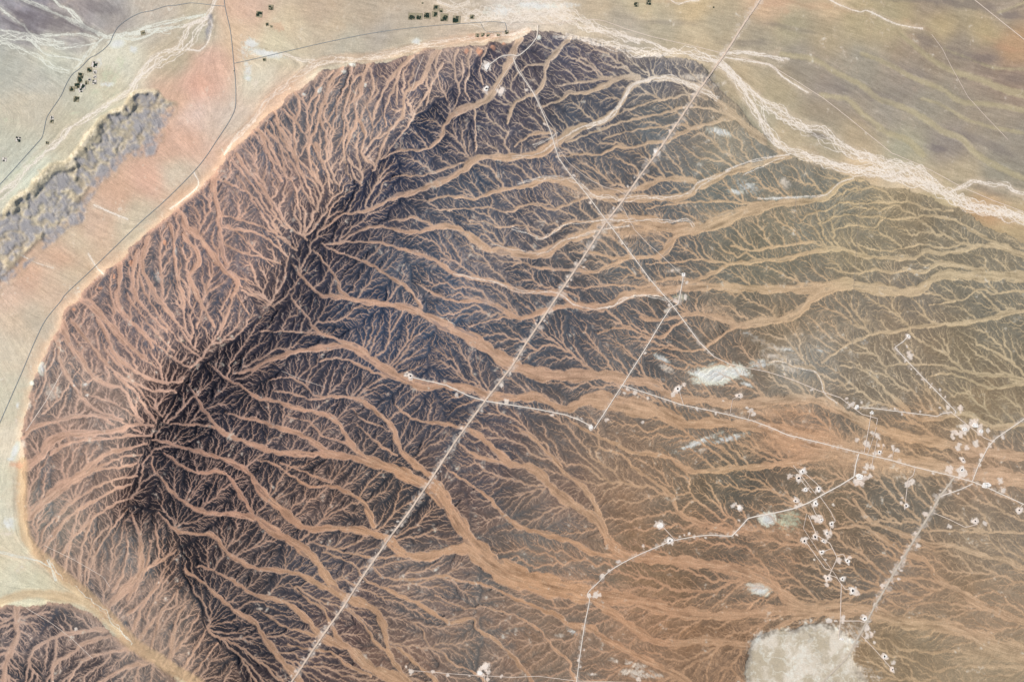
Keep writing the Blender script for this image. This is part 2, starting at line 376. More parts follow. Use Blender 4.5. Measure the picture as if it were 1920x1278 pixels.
# plains: x y sRGB
PLN = """
0 0 150 146 150
60 20 142 138 146
150 20 156 150 150
200 40 160 154 148
60 50 146 142 146
120 60 158 154 152
290 20 190 178 158
100 110 190 192 172
20 130 176 178 164
60 150 184 184 170
200 150 196 190 164
220 110 214 212 188
200 190 198 196 168
150 240 192 186 158
60 200 196 186 160
30 280 190 188 164
60 330 202 206 182
330 110 182 170 142
370 60 186 178 152
390 120 212 172 148
370 160 216 168 142
330 190 208 168 136
360 220 214 186 168
350 260 212 170 142
310 270 206 166 138
400 230 208 184 162
280 340 212 168 140
220 370 204 166 136
330 330 200 188 164
250 420 200 190 164
180 420 204 174 146
130 520 196 180 152
140 460 200 182 152
50 520 208 168 136
30 600 206 184 154
100 540 204 178 150
20 560 206 176 150
20 660 204 192 166
60 600 196 180 152
120 480 202 166 138
10 740 198 194 170
40 760 196 192 166
25 830 216 206 180
15 900 204 200 172
20 960 206 200 172
10 1020 206 196 164
40 1070 206 202 172
60 1100 200 198 168
130 1100 200 190 158
260 400 194 180 152
350 370 200 168 138
430 280 212 176 150
430 240 206 188 164
490 150 214 204 176
450 60 210 184 150
460 20 208 174 148
520 80 206 196 162
550 60 204 186 152
520 180 206 174 146
600 20 196 174 146
650 80 194 184 160
620 60 202 182 150
700 30 200 178 148
720 60 190 178 160
750 90 196 184 160
850 20 206 186 158
900 50 208 190 164
870 75 206 184 158
960 15 226 210 190
1030 20 226 212 194
1020 45 206 190 168
1100 20 190 174 150
1180 45 170 160 146
1200 10 182 168 142
1300 15 184 166 138
1250 50 166 156 138
1350 40 160 150 132
1300 80 176 162 140
1450 10 184 160 138
1560 15 180 162 140
1480 50 158 148 126
1420 80 154 146 132
1550 60 154 142 122
1680 30 158 146 122
1600 30 164 150 124
1750 10 146 134 122
1760 45 162 148 122
1880 20 146 134 122
1850 60 158 144 118
1900 90 164 138 114
1730 80 138 126 114
1800 95 138 126 114
1500 110 144 136 126
1600 130 146 138 126
1700 150 142 132 122
1850 110 138 124 114
1900 150 136 122 112
1560 170 138 130 124
1650 200 142 134 124
1750 200 142 134 122
1850 230 144 134 122
1780 270 136 128 122
1900 280 136 130 122
1880 330 138 132 120
1700 290 154 148 130
1550 210 146 134 118
1600 260 158 144 124
1480 240 164 152 132
1450 180 158 148 128
1400 150 166 154 134
1430 220 156 150 134
1550 270 154 144 126
1620 310 182 164 140
1700 340 182 166 144
1760 370 170 156 130
1850 400 176 150 122
1800 330 162 150 130
1900 430 166 150 124
1850 440 158 144 120
"""
# bright bare or salty patches: x y rx ry angle(deg) strength kind(0 white salt,1 pale scraped earth,2 pale green silt, 3 pink sand, 4 dark rock)
PATCH = """
1345 702 40 15 -8 1.3 0
1385 698 24 12 10 .8 0
1310 700 24 9 20 .6 0
1465 672 40 7 12 .55 1
1480 690 40 8 15 .5 1
1425 683 20 12 0 .5 0
1422 1103 20 11 15 1.0 0
1405 1097 12 8 0 .5 1
1440 972 16 13 0 1.0 0
1478 978 22 20 0 .7 2
1460 985 26 12 0 .4 2
1410 990 18 8 0 .35 1
1305 830 42 6 -22 .75 0
1365 822 34 6 -14 .7 0
1310 845 16 4 -20 .6 1
1400 720 14 4 15 .7 0
1365 690 20 5 -30 .5 1
1350 248 26 8 10 .65 0
1330 262 20 5 -30 .4 1
1365 290 12 3 20 .7 1
1400 350 30 14 20 .45 0
1380 360 14 5 10 .8 0
1470 345 14 10 60 .5 1
1470 372 50 4 0 .7 0
1590 1203 30 8 -5 .5 0
1585 1200 20 8 15 .9 0
1530 1215 50 22 0 .35 0
1500 1240 50 14 20 .45 0
1450 1215 16 24 60 .5 0
1600 1260 60 16 10 .5 1
1480 1262 50 18 0 .35 1
1553 1162 9 4 0 .7 0
1590 1180 30 20 0 .5 1
220 82 16 9 -10 1.0 0
250 92 10 9 0 .8 0
225 118 12 22 20 .55 2
205 145 16 24 20 .75 2
200 158 14 6 0 .9 0
180 172 20 7 -20 .5 2
215 175 26 7 -20 .35 2
185 118 10 14 20 .5 0
15 225 22 8 0 .5 2
25 330 26 8 -35 .6 2
60 300 20 6 -40 .5 2
80 285 14 5 -40 .5 2
110 270 12 5 -40 .4 2
140 212 10 3 -10 .6 2
470 82 16 12 10 .9 0
500 100 40 8 10 .9 0
465 130 10 24 0 .6 0
465 147 6 5 0 1.0 0
455 100 14 20 0 .4 0
480 160 10 16 0 .5 1
435 195 6 12 0 .7 1
940 20 40 14 5 .5 0
1000 10 50 10 5 .7 0
1070 10 30 8 0 .4 0
880 8 30 8 0 .5 1
780 78 9 7 0 .9 0
800 86 5 3 0 .6 1
80 690 6 12 0 1.0 0
60 718 4 4 0 1.0 0
100 735 16 18 0 .6 1
55 760 5 12 20 .6 1
33 760 4 8 10 .9 0
30 790 4 9 0 .6 1
28 845 6 16 20 1.1 0
20 860 7 4 0 .8 0
30 872 16 7 0 .6 3
15 980 14 16 10 .8 0
12 1000 12 6 0 .7 1
25 900 4 10 0 .4 1
45 830 5 10 0 .5 1
15 45 25 6 0 .2 2
1300 145 26 6 5 .6 1
1310 165 10 6 0 .9 1
1350 158 40 6 -20 .4 1
1110 1262 12 4 0 .3 1
1190 1258 30 7 0 .7 1
1205 1265 40 6 0 .5 1
1185 1243 16 5 20 .7 1
1200 1250 14 6 0 .6 1
1150 1238 10 5 20 .6 1
1075 1185 18 5 30 .5 0
1050 1190 10 4 0 .5 1
1020 1140 8 3 50 .5 1
905 1245 8 7 0 .0 1
1400 625 30 12 20 .25 0
1450 650 60 10 20 .3 1
1560 350 16 6 0 .0 1
1255 560 12 5 0 .5 1
1275 558 20 8 0 .4 2
1250 582 5 8 60 .7 1
1262 505 16 10 0 .4 1
1245 640 60 10 15 .0 1
1480 655 20 6 0 .4 0
1540 655 20 8 0 .35 0
1620 640 22 8 20 .3 0
1250 690 16 8 30 .5 1
1240 672 20 6 30 .5 0
1240 710 20 5 10 .3 1
215 655 14 6 40 .4 0
160 720 6 5 0 .7 0
300 520 14 8 60 .4 0
310 455 3 5 0 .9 3
345 370 4 3 0 .0 3
247 492 3 6 0 1.0 3
215 520 3 6 0 .9 3
190 540 5 3 0 .8 3
140 580 3 3 0 1.0 3
330 470 10 6 60 .4 0
660 122 8 4 0 .9 0
600 170 4 8 50 .9 0
645 135 5 4 0 .6 0
685 160 3 4 0 .7 0
570 178 5 3 0 .8 0
897 100 6 9 0 .9 3
875 97 4 6 0 .6 3
925 92 5 4 0 .6 3
945 83 4 4 0 .9 3
1010 72 4 4 0 1.0 0
90 30 60 22 20 .7 4
150 52 40 10 15 .6 4
40 40 40 20 35 .7 4
190 15 50 12 10 .5 4
1700 0 60 5 0 .6 4
1830 10 60 12 8 .8 4
1890 30 30 6 5 .8 4
1745 82 50 10 18 .5 4
1830 108 50 8 5 .5 4
1900 145 40 12 5 .4 4
1250 42 60 6 3 .5 4
1400 80 40 7 0 .45 4
1490 55 50 7 12 .5 4
1535 255 22 7 15 .8 4
1755 278 20 6 10 .8 4
1460 110 25 6 5 .3 4
1640 180 60 9 15 .4 4
1700 130 60 9 20 .4 4
1620 225 40 8 30 .4 4
1850 270 50 10 22 .5 4
1860 360 40 8 12 .4 4
1160 148 20 4 0 .0 4
1455 5 30 9 0 .8 3
1530 12 40 7 0 .7 3
1590 20 20 6 0 .5 3
1475 22 8 5 0 .7 3
1700 38 10 4 15 .5 3
1890 92 30 5 10 .7 3
1860 75 30 5 20 .4 3
1700 45 40 4 15 .4 3
1240 3 50 3 0 .6 3
1880 415 40 10 12 .5 3
520 50 15 10 0 .35 3
900 68 30 6 0 .3 3
"""
# roads: name | label | width px | kind (0 asphalt,1 white graded,2 tan corridor,3 faint track) | points
ROAD = """
highway|grey asphalt highway curving down the left plain|1.7|0|419,-80 420,0 432,60 438,118 441,150 442,180 440,205 428,230 405,265 385,295 360,325 310,375 265,415 215,463 170,507 125,549 113,565 85,600 65,640 42,695 20,745 -4,800 -60,930
asphalt_road|grey paved road winding past the farms at upper left|1.5|0|421,12 398,10 375,7 355,6 330,10 310,12 285,20 262,25 240,36 222,50 212,66 206,80 195,92 180,103 167,110 150,128 135,140 124,158 115,178 106,192 95,208 87,222 82,245 78,258 68,270 50,290 25,318 0,345 -50,395
asphalt_road|straight grey paved road running east across the sand to the village|1.4|0|438,119 480,110 600,82 700,62 785,51 860,45 900,42 925,41 947,43
asphalt_road|short grey spur dropping into the village|1.2|0|947,43 949,52 950,60
asphalt_road|narrow spur from the paved road to the village gardens|1.0|0|900,42 910,58 925,60 948,60
pipeline_road|broad tan pipeline road cutting diagonally across the whole mountain|4.6|2|1460,-60 1425,0 1390,52 1362,97 1312,167 1265,238 1231,288 1205,322 1165,380 1135,418 1082,500 1042,560 987,642 960,686 910,750 855,825 812,892 767,959 732,1005 680,1080 645,1135 605,1190 560,1258 530,1300
gravel_road|pale gravel road running from the top rim down to the lower middle|2.3|1|962,110 970,132 1000,176 1012,200 1033,250 1047,297 1063,320 1075,335 1100,365 1132,408 1155,438 1217,522 1260,572 1310,640 1338,668
gravel_track|thin pale track beside the gravel road near the top rim|1.0|3|968,122 985,150 1006,184 1025,222 1042,246 1046,277 1066,306 1082,320 1110,340 1135,352 1160,358 1172,366
gravel_road|white looping road at the top rim of the mountain|2.6|1|1008,47 1007,68 1002,78 990,92 972,106 960,105 940,108 925,118 916,125
gravel_track|pale track linking the top rim pads|1.2|3|970,108 950,135 935,160 928,172
gravel_track|thin track from the pipeline road to the square white pad|1.1|3|1165,385 1190,432 1215,458 1235,475 1278,515
gravel_road|white road from the square pad down to the lower pad|2.4|1|1281,517 1276,545 1271,570 1257,577 1240,603 1218,640 1167,721 1114,803
gravel_track|short pale cross track near the square pad|1.3|3|1248,568 1262,561 1274,556
gravel_road|white road from the lone left pad to the lower pad|2.6|1|772,706 790,711 815,716 838,722 857,731 880,742 910,751 960,759 1005,766 1060,777 1085,786 1108,798
gravel_road|long white road running right toward the oil works|2.3|1|1167,722 1220,739 1277,758 1330,769 1370,778 1410,788 1440,799 1477,815 1540,830 1615,849 1670,862 1715,875 1787,892 1825,903 1850,913 1920,945 2090,1020
gravel_track|short spur down from the pad with the pale blotches|1.4|3|1274,734 1281,758
gravel_track|curved spur up to the small pad right of the blotched pad|1.1|3|1384,742 1373,748 1370,765 1368,777
gravel_track|short spur at the bend above the long white road|1.0|3|1407,768 1402,787
gravel_track|pale road skirting the salt patch toward the right|1.6|3|1338,668 1370,683 1440,697 1490,713 1535,732 1575,745 1605,768 1616,776 1645,784 1643,796
gravel_road|white road running level between two works yards|2.0|1|1612,763 1645,766 1700,773 1757,780 1765,775 1785,772
gravel_road|bent white road from the upper right pad down to the works|2.2|1|1703,630 1693,640 1677,651 1720,697 1760,738 1792,771 1790,776
gravel_track|pale track along the works yards at right|1.5|3|1782,772 1810,793 1845,820 1858,826
gravel_road|white road leaving the right edge toward the lower works|2.4|1|2090,690 1960,762 1920,785 1867,821 1852,838 1835,870 1823,901
gravel_track|long straight white track beside the middle works yard|1.6|3|1633,775 1628,805 1620,848
gravel_track|second thin track parallel to the middle works track|1.1|3|1643,800 1632,835 1626,852
gravel_track|thin track from the small pad across the long road|1.2|3|1645,822 1637,857 1634,874
gravel_track|short track beside the curl shaped yard|1.0|3|1676,838 1672,862
gravel_track|short track from the long road to a small pad|1.0|3|1656,835 1650,855
gravel_road|double white road from the long road to the lower works|3.2|1|1610,850 1604,870 1601,893 1575,909 1545,925 1515,942 1490,952 1455,960 1440,963 1417,967 1402,971 1390,985 1372,1004
gravel_road|pale road winding from the lower works to the bottom edge|2.2|1|1372,1004 1320,1003 1265,1012 1235,1023 1185,1045 1145,1068 1122,1090 1102,1111 1105,1125 1098,1160 1092,1195 1081,1275 1075,1330
gravel_track|short spur to the pale pad above the winding road|1.4|3|1242,986 1265,1011
gravel_track|track dropping from the long road to the isolated lower pad|1.5|3|1716,875 1712,890 1702,898 1699,925 1696,955
gravel_road|wide grey tan road running down to the bottom right salt flat|5.0|2|1789,894 1762,930 1745,960 1690,1050 1640,1135 1612,1188 1585,1235 1540,1280 1500,1340
gravel_track|pale link from the round tank works to the wide road|2.4|1|1824,906 1800,917 1762,930
gravel_track|thin track to the right hand pad below the works|1.4|3|1749,960 1780,973 1810,988 1833,982
gravel_track|stub track at the right edge pad|1.4|3|1917,945 1910,955
gravel_track|straight thin track to the two lowest pads|1.4|3|1615,1190 1645,1222 1672,1253
gravel_track|level white track above the salt flat|1.8|3|1576,1163 1612,1163 1626,1168
gravel_track|vertical white track above the salt flat|1.9|3|1577,1094 1576,1130 1575,1165 1572,1196
gravel_track|main track of the oil well cluster|1.8|3|1515,965 1531,1002 1556,1018 1569,1044 1568,1048 1554,1078
gravel_track|lower track of the oil well cluster|1.6|3|1555,1077 1569,1082 1577,1094 1585,1104 1595,1103
gravel_track|left straight track of the oil well cluster|1.5|3|1511,1015 1530,1042 1547,1065 1557,1068
gravel_track|thin inner track of the oil well cluster|1.0|3|1512,962 1506,990 1540,1042 1570,1082
gravel_track|stub track to the well at the right of the cluster|1.5|3|1569,1040 1581,1038 1587,1050
gravel_track|stub track to the middle well of the cluster|1.2|3|1542,1033 1560,1027
gravel_track|right upper track of the oil well cluster|1.4|3|1537,930 1557,958 1566,976 1559,982 1556,995
gravel_track|upper left thin track above the cluster road|1.2|3|1487,872 1530,926
gravel_track|middle thin track above the cluster road|1.4|3|1499,897 1521,923
gravel_track|right thin track above the cluster road|1.4|3|1506,884 1530,905 1547,925
gravel_track|short track below the cluster road|1.4|3|1520,942 1528,960 1537,975
gravel_track|level pale track along the bottom edge|1.2|3|770,1255 855,1262 960,1268 1010,1266 1080,1275 1160,1277 1200,1278
gravel_track|short square yard lane at the bottom edge|1.2|3|908,1262 910,1285
gravel_track|second short yard lane at the bottom edge|1.2|3|914,1262 915,1285
gravel_track|very long pale track crossing the right hand plain|1.2|3|950,46 1035,45 1110,36 1135,40 1175,55 1222,69 1302,87 1355,100 1440,120 1490,150 1545,185 1590,220 1635,257 1672,287 1715,305 1747,320 1802,350 1865,377 1920,397 2090,460
gravel_track|straight white track across the top right corner|1.6|3|1780,-40 1825,-2 1920,74 2090,205
gravel_track|faint old track on the grey right hand plain|0.9|3|1747,65 1767,92 1782,122 1815,182 1850,220 1890,262
survey_line|faint straight survey line down the right side|0.8|3|1607,337 1612,375 1605,470 1600,545 1597,640 1602,742
survey_line|faint short survey line left of the longer one|0.8|3|1496,320 1490,395 1494,470
gravel_track|dusty pale track up the left foot of the mountain|1.6|3|117,697 87,752 50,807
gravel_track|thin pale track across the lower left fans|0.9|3|85,1022 140,1048 195,1080 207,1098
gravel_track|thin pale track over the dark block at lower left|1.0|3|50,1138 100,1168 135,1195 175,1233
gravel_track|thin straight track through the northern gullies|0.9|3|795,105 783,135 775,165 764,185
gravel_track|faint straight track in the dark hills left of centre|0.7|3|530,695 570,712 610,725
"""

# thin pale threads of fresh silt: "w0 w1 n : points"
THREAD = """
6 8 3: 960,296 1010,288 1038,270 1085,242 1135,225 1160,200 1183,163 1210,152
10 14 7: 1100,240 1135,225 1160,200 1183,163 1210,152 1250,147 1285,157 1312,167 1345,188
14 12 3: 970,348 1000,342 1040,335 1080,340 1110,365 1140,370 1165,375 1210,368 1260,370 1290,362 1310,345 1345,330 1370,320
8 8 1: 1395,330 1440,305 1470,295
10 10 2: 960,426 1000,440 1020,445 1060,420 1097,415 1130,412 1200,414 1260,417 1290,415 1300,425
8 8 2: 900,455 960,470 1020,475 1060,452 1110,436 1180,425
8 12 3: 850,512 890,522 925,527 960,540 997,547 1045,550 1065,562 1085,573 1120,578 1150,573 1172,560 1200,553 1230,556 1250,562
6 6 2: 1000,275 1035,258 1045,250
12 14 1: 820,590 850,610 880,640 900,652
5 5 3: 1360,320 1420,300 1480,290
5 5 2: 1420,372 1500,370 1545,365 1570,345 1600,335
8 8 2: 1440,678 1470,676 1500,690 1530,700 1545,735 1570,755
18 24 2: 95,1058 130,1090 155,1110 185,1140 220,1175 250,1205
14 16 2: 560,135 600,118 660,112 720,105 780,88 840,78 900,72
30 26 6: 840,12 900,30 980,30 1060,36 1130,60
18 18 7: 1040,70 1100,75 1180,90 1240,100
40 20 8: 960,8 1040,20 1120,50 1200,80
24 34 9: 1500,290 1580,312 1660,325 1740,350 1800,378 1860,395 1920,410 2090,455
26 30 7: 1430,200 1500,240 1600,285 1680,312 1760,350
20 20 6: 1340,110 1380,150 1420,190 1450,250 1475,280
8 8 4: 1355,100 1420,100 1480,112
12 12 3: 0,60 60,70 120,90 180,78
8 8 3: 120,10 150,40 185,70
10 10 3: 60,0 110,28 160,50 200,68
14 14 5: 250,60 300,55 350,45 395,25
14 14 4: 200,75 260,62 320,60
20 20 5: 395,30 370,60 350,90 310,110 270,135 250,165
"""

DIRS = """
0 0 1 .7
100 50 1 .6
50 150 1 .4
160 90 1 .5
120 220 -.3 .9
30 300 -.6 .8
250 150 -.8 .6
330 110 -.8 .5
350 230 .8 .55
280 340 .8 .55
200 430 .8 .55
100 560 .8 .6
20 680 .5 .85
20 850 .2 1
20 950 .3 1
40 1060 1 .5
400 150 .6 .8
450 60 .9 .3
600 50 1 .1
600 110 -1 .3
450 240 -.7 .8
800 20 1 .1
1000 20 1 .05
1200 50 1 .12
1400 60 1 .15
1600 100 1 .28
1800 60 1 .3
1800 220 1 .4
1600 230 1 .45
1450 200 .8 .7
1700 340 1 .25
1900 420 1 .3
1500 1230 .9 -.4
"""
#--SIM--
S = 15.0                     # metres per photo pixel
G = 1.25                     # grid cell in photo pixels
GRADE = .66
X0, Y0, X1, Y1 = -150.0, -120.0, 2070.0, 1398.0
NX = int((X1 - X0) / G) + 1
NY = int((Y1 - Y0) / G) + 1
rng = np.random.default_rng(7)

def smooth(a, b, x):
    t = np.clip((x - a) / (b - a), 0, 1)
    return t * t * (3 - 2 * t)

def vnoise(x, y, scale, seed):
    r = np.random.default_rng(seed)
    T = 256
    tab = r.random((T, T)).astype(np.float32)
    u = x / scale + 1000.0; v = y / scale + 1000.0
    iu = np.floor(u).astype(np.int32); iv = np.floor(v).astype(np.int32)
    fu = (u - iu).astype(np.float32); fv = (v - iv).astype(np.float32)
    fu = fu * fu * (3 - 2 * fu); fv = fv * fv * (3 - 2 * fv)
    iu &= 255; iv &= 255; iu1 = (iu + 1) & 255; iv1 = (iv + 1) & 255
    a = tab[iv, iu] * (1 - fu) + tab[iv, iu1] * fu
    b = tab[iv1, iu] * (1 - fu) + tab[iv1, iu1] * fu
    return (a * (1 - fv) + b * fv) * 2 - 1          # -1..1

def fbm(x, y, scale, seed, n=4, g=0.55):
    s = 0; a = 1; t = 0
    for k in range(n):
        c, q = math.cos(k * 1.1 + .62), math.sin(k * 1.1 + .62)
        s = s + a * vnoise(x * c - y * q, x * q + y * c, scale, seed + k)
        t += a; a *= g; scale *= 0.5
    return s / t

def blur(a, r):              # three box blurs, radius in cells
    r = int(r)
    if r < 1: return a
    for _ in range(3):
        for ax in (0, 1):
            p = np.pad(a, [(r + 1, r) if k == ax else (0, 0) for k in (0, 1)], mode='edge')
            c = np.cumsum(p, axis=ax, dtype=np.float64)
            n = a.shape[ax]
            a = ((c[2 * r + 1:2 * r + 1 + n] - c[:n]) if ax == 0 else (c[:, 2 * r + 1:2 * r + 1 + n] - c[:, :n])) / (2 * r + 1)
    return a.astype(np.float32)

def parse_poly(s):
    return np.array([[float(v) for v in p.split(',')[:2]] for p in s.split()])

def parse_lines(txt):
    out = []
    for ln in txt.strip().splitlines():
        h, b = ln.split(':')
        h = [float(v) for v in h.split()]
        P = [p.split(',') for p in b.split()]
        n = len(P)
        pts = np.array([[float(p[0]), float(p[1])] for p in P])
        w = np.full(n, np.nan); w[0] = h[0]; w[-1] = h[1]
        for i, p in enumerate(P):
            if len(p) > 2: w[i] = float(p[2])
        k = np.flatnonzero(~np.isnan(w)); w = np.interp(np.arange(n), k, w[k])
        out.append((pts, w, int(h[2]) if len(h) > 2 else 0))
    return out

def spline(pts, w, step=0.6):    # Catmull-Rom through the traced points
    P = np.vstack([2 * pts[0] - pts[1], pts, 2 * pts[-1] - pts[-2]])
    o = []; ow = []
    for i in range(len(pts) - 1):
        p0, p1, p2, p3 = P[i], P[i + 1], P[i + 2], P[i + 3]
        n = max(2, int(np.hypot(*(p2 - p1)) / step))
        t = np.linspace(0, 1, n, endpoint=False)[:, None]
        o.append(0.5 * ((2 * p1) + (p2 - p0) * t + (2 * p0 - 5 * p1 + 4 * p2 - p3) * t ** 2 + (3 * p1 - p0 - 3 * p2 + p3) * t ** 3))
        ow.append(w[i] + (w[i + 1] - w[i]) * t[:, 0])
    o.append(pts[-1:]); ow.append(w[-1:])
    return np.vstack(o), np.concatenate(ow)

def inside(poly, x, y):
    c = np.zeros(x.shape, bool)
    n = len(poly)
    for i in range(n):
        xa, ya = poly[i]; xb, yb = poly[(i + 1) % n]
        if ya == yb: continue
        m = (ya > y) != (yb > y)
        c ^= m & (x < (xb - xa) * (y - ya) / (yb - ya) + xa)
    return c

gx, gy = np.meshgrid(np.arange(NX, dtype=np.float32) * G + X0, np.arange(NY, dtype=np.float32) * G + Y0)
# vertices are shifted off the regular grid so nothing lines up with it
WARP = 0.38
px = gx + (rng.random(gx.shape, dtype=np.float32) - .5) * 2 * WARP * G
py = gy + (rng.random(gx.shape, dtype=np.float32) - .5) * 2 * WARP * G

def cell(x, y):
    i = np.clip(np.rint((x - X0) / G).astype(int), 0, NX - 1)
    j = np.clip(np.rint((y - Y0) / G).astype(int), 0, NY - 1)
    return j, i

def shepard(rows, cols, p=3.2, ncol0=2):
    """smooth field from scattered samples, on a coarse lattice, then enlarged"""
    q = 8
    cx, cy = np.meshgrid(np.arange(X0, X1 + G * q * 2, G * q), np.arange(Y0, Y1 + G * q * 2, G * q))
    ws = 0; acc = np.zeros(cx.shape + (cols,))
    for r in rows:
        d2 = (cx - r[0]) ** 2 + (cy - r[1]) ** 2 + 25.0 ** 2
        w = d2 ** (-p / 1.0 * .5 * 1.4)
        ws = ws + w
        for k in range(cols): acc[..., k] += w * r[ncol0 + k]
    acc /= ws[..., None]
    # bilinear enlarge
    u = (gx - X0) / (G * q); v = (gy - Y0) / (G * q)
    iu = u.astype(int); iv = v.astype(int); fu = (u - iu)[..., None]; fv = (v - iv)[..., None]
    return ((acc[iv, iu] * (1 - fu) + acc[iv, iu + 1] * fu) * (1 - fv) + (acc[iv + 1, iu] * (1 - fu) + acc[iv + 1, iu + 1] * fu) * fv).astype(np.float32)

def run_sim():
    R = {}
    wx = fbm(gx, gy, 60, 11, 4) * 7; wy = fbm(gx, gy, 60, 31, 4) * 7
    bx = gx + wx; by = gy + wy
    ex = 13 * fbm(gx, gy, 26, 77, 4, .7); ey = 13 * fbm(gx, gy, 26, 83, 4, .7)
    main = inside(parse_poly(MAINPOLY), gx + wx * .6 + ex, gy + wy * .6 + ey)
    sw = inside(parse_poly(SWPOLY), gx + wx * .6 + ex, gy + wy * .6 + ey)
    salt = inside(parse_poly(SALTPOLY), gx + wx * 1.6 + ex * .8, gy + wy * 1.6 + ey * .8)
    hill = (main | sw) & ~salt
    # ---------------- traced channels -> cells
    F0 = np.zeros(gx.shape, np.float32)          # half width (px) of the channel centred here
    chan = np.zeros(gx.shape, bool)
    tx = np.zeros(gx.shape, np.float32); ty = np.zeros(gx.shape, np.float32)
    rr = np.random.default_rng(3)
    Boff = np.zeros(gx.shape, np.float32)
    for n_, (pts, w, _) in enumerate(parse_lines(CHAN)):
        P, W = spline(pts, w)
        # a little natural wander
        s = np.arange(len(P)) * .6
        ph = rr.random(4) * 6.28
        T = np.gradient(P, axis=0); T /= np.maximum(np.hypot(T[:, 0], T[:, 1]), 1e-6)[:, None]
        off = 1.1 * np.sin(s / 6.1 + ph[0]) * np.sin(s / 17. + ph[1]) + .7 * np.sin(s / 3.3 + ph[2])
        P = P + np.c_[-T[:, 1], T[:, 0]] * off[:, None]
        j, i = cell(P[:, 0], P[:, 1])
        chan[j, i] = True
        wob = 1 + .22 * np.sin(s / 11. + ph[3]) + .12 * np.sin(s / 4.7 + ph[1])
        np.maximum.at(Boff, (j, i), (26 * np.exp(-s / 14.)).astype(np.float32))
        np.maximum.at(F0, (j, i), ((W * .5 + .35) * wob * (1 + .15 * (P[:, 1].mean() > 800))).astype(np.float32))
        a = W * 1.0
        np.add.at(tx, (j, i), (T[:, 0] * a).astype(np.float32)); np.add.at(ty, (j, i), (T[:, 1] * a).astype(np.float32))
    # ---------------- where the land falls: away from the crest, and toward the wash for the small block
    q = 6
    lx, ly = np.meshgrid(np.arange(X0, X1 + G * q * 2, G * q), np.arange(Y0, Y1 + G * q * 2, G * q))
    def dist_to(pts, soft):
        d = np.full(lx.shape, 1e9)
        for x_, y_ in pts: d = np.minimum(d, (lx - x_) ** 2 + (ly - y_) ** 2)
        d = np.sqrt(d + soft * soft)
        u = (gx - X0) / (G * q); v = (gy - Y0) / (G * q)
        iu = u.astype(int); iv = v.astype(int); fu = u - iu; fv = v - iv
        return (d[iv, iu] * (1 - fu) + d[iv, iu + 1] * fu) * (1 - fv) + (d[iv + 1, iu] * (1 - fu) + d[iv + 1, iu + 1] * fu) * fv
    P, _ = spline(parse_poly(CREST), np.ones(len(CREST.split())), 8)
    D = dist_to(P, 12)
    cw = parse_poly(CREST)
    west = inside(np.vstack([[[985, -60]], cw, [[520, 1500], [-400, 1500], [-400, -60]]]), gx + wx * .4, gy + wy * .4)
    R['west'] = west
    Q, _ = spline(parse_poly("-160,1128 0,1128 125,1118 185,1140 250,1205 325,1253 430,1330"), np.ones(7), 8)
    B = np.where(sw, 400 + .5 * dist_to(Q, 5), 1200 - np.where(west, .76, GRADE) * D).astype(np.float32)
    Bm = blur(B, 26); B = np.where(sw | (np.roll(sw, 30, 0)), B, Bm)
    B += 9 * fbm(gx, gy, 90, 71, 4)
    R['D'] = D
    P, _ = spline(parse_poly(CREST), np.ones(len(CREST.split())), .5)
    s = np.arange(len(P)) * .5
    P = P + np.c_[4 * np.sin(s / 23.) + 3 * np.sin(s / 9.), 4 * np.cos(s / 19.) + 3 * np.sin(s / 7.)]
    bar = np.zeros(gx.shape, bool)
    j, i = cell(P[:, 0], P[:, 1]); bar[j, i] = True
    bar[np.minimum(j + 1, NY - 1), i] = True; bar[j, np.minimum(i + 1, NX - 1)] = True
    bar &= ~chan
    # ---------------- routing
    N = NX * NY
    base = (1 + .42 * fbm(gx, gy, 16, 51, 3) + .28 * fbm(gx, gy, 60, 57, 2)).astype(np.float32)
    base *= np.exp(.42 * rng.standard_normal(gx.shape, dtype=np.float32) * .8)
    base = np.maximum(base, .12)
    edge = np.zeros(gx.shape, bool); edge[:2] = edge[-2:] = True; edge[:, :2] = edge[:, -2:] = True
    outlet = ~hill | edge | chan
    offs = [(-1, -1), (-1, 0), (-1, 1), (0, -1), (0, 1), (1, -1), (1, 0), (1, 1)]
    lin = [a * NX + b for a, b in offs]
    PX = px.ravel(); PY = py.ravel()
    inner = np.ones(gx.shape, bool); inner[0] = inner[-1] = False; inner[:, 0] = inner[:, -1] = False
    L = []
    for o in lin:
        d = np.hypot(np.roll(PX, -o) - PX, np.roll(PY, -o) - PY)
        L.append(d.astype(np.float32))
    cost = base.copy()
    A = None
    for it in range(4):
        c = base * 1.0
        if A is not None:
            a2 = A.reshape(gx.shape)
            c = base * np.maximum((1 + a2 / 4.0) ** -0.16, .5)
            if it >= 1: base = base ** .93
        c = np.where(bar, 300.0, c).ravel().astype(np.float32)
        z = np.full(N, 1e9, np.float32)
        o_ = outlet.ravel()
        z[o_] = (B + Boff).ravel()[o_]
        blocked = edge.ravel().copy()
        # frontier: outlet cells touching hill cells
        h2 = (~outlet)
        nb = np.zeros(gx.shape, bool)
        for a, b in offs: nb |= np.roll(np.roll(h2, a, 0), b, 1)
        act = np.flatnonzero((outlet & nb & inner).ravel())
        pend = np.zeros(N, bool)
        thr = float(z[act].min()) + 4
        pend[act] = True
        cur = act
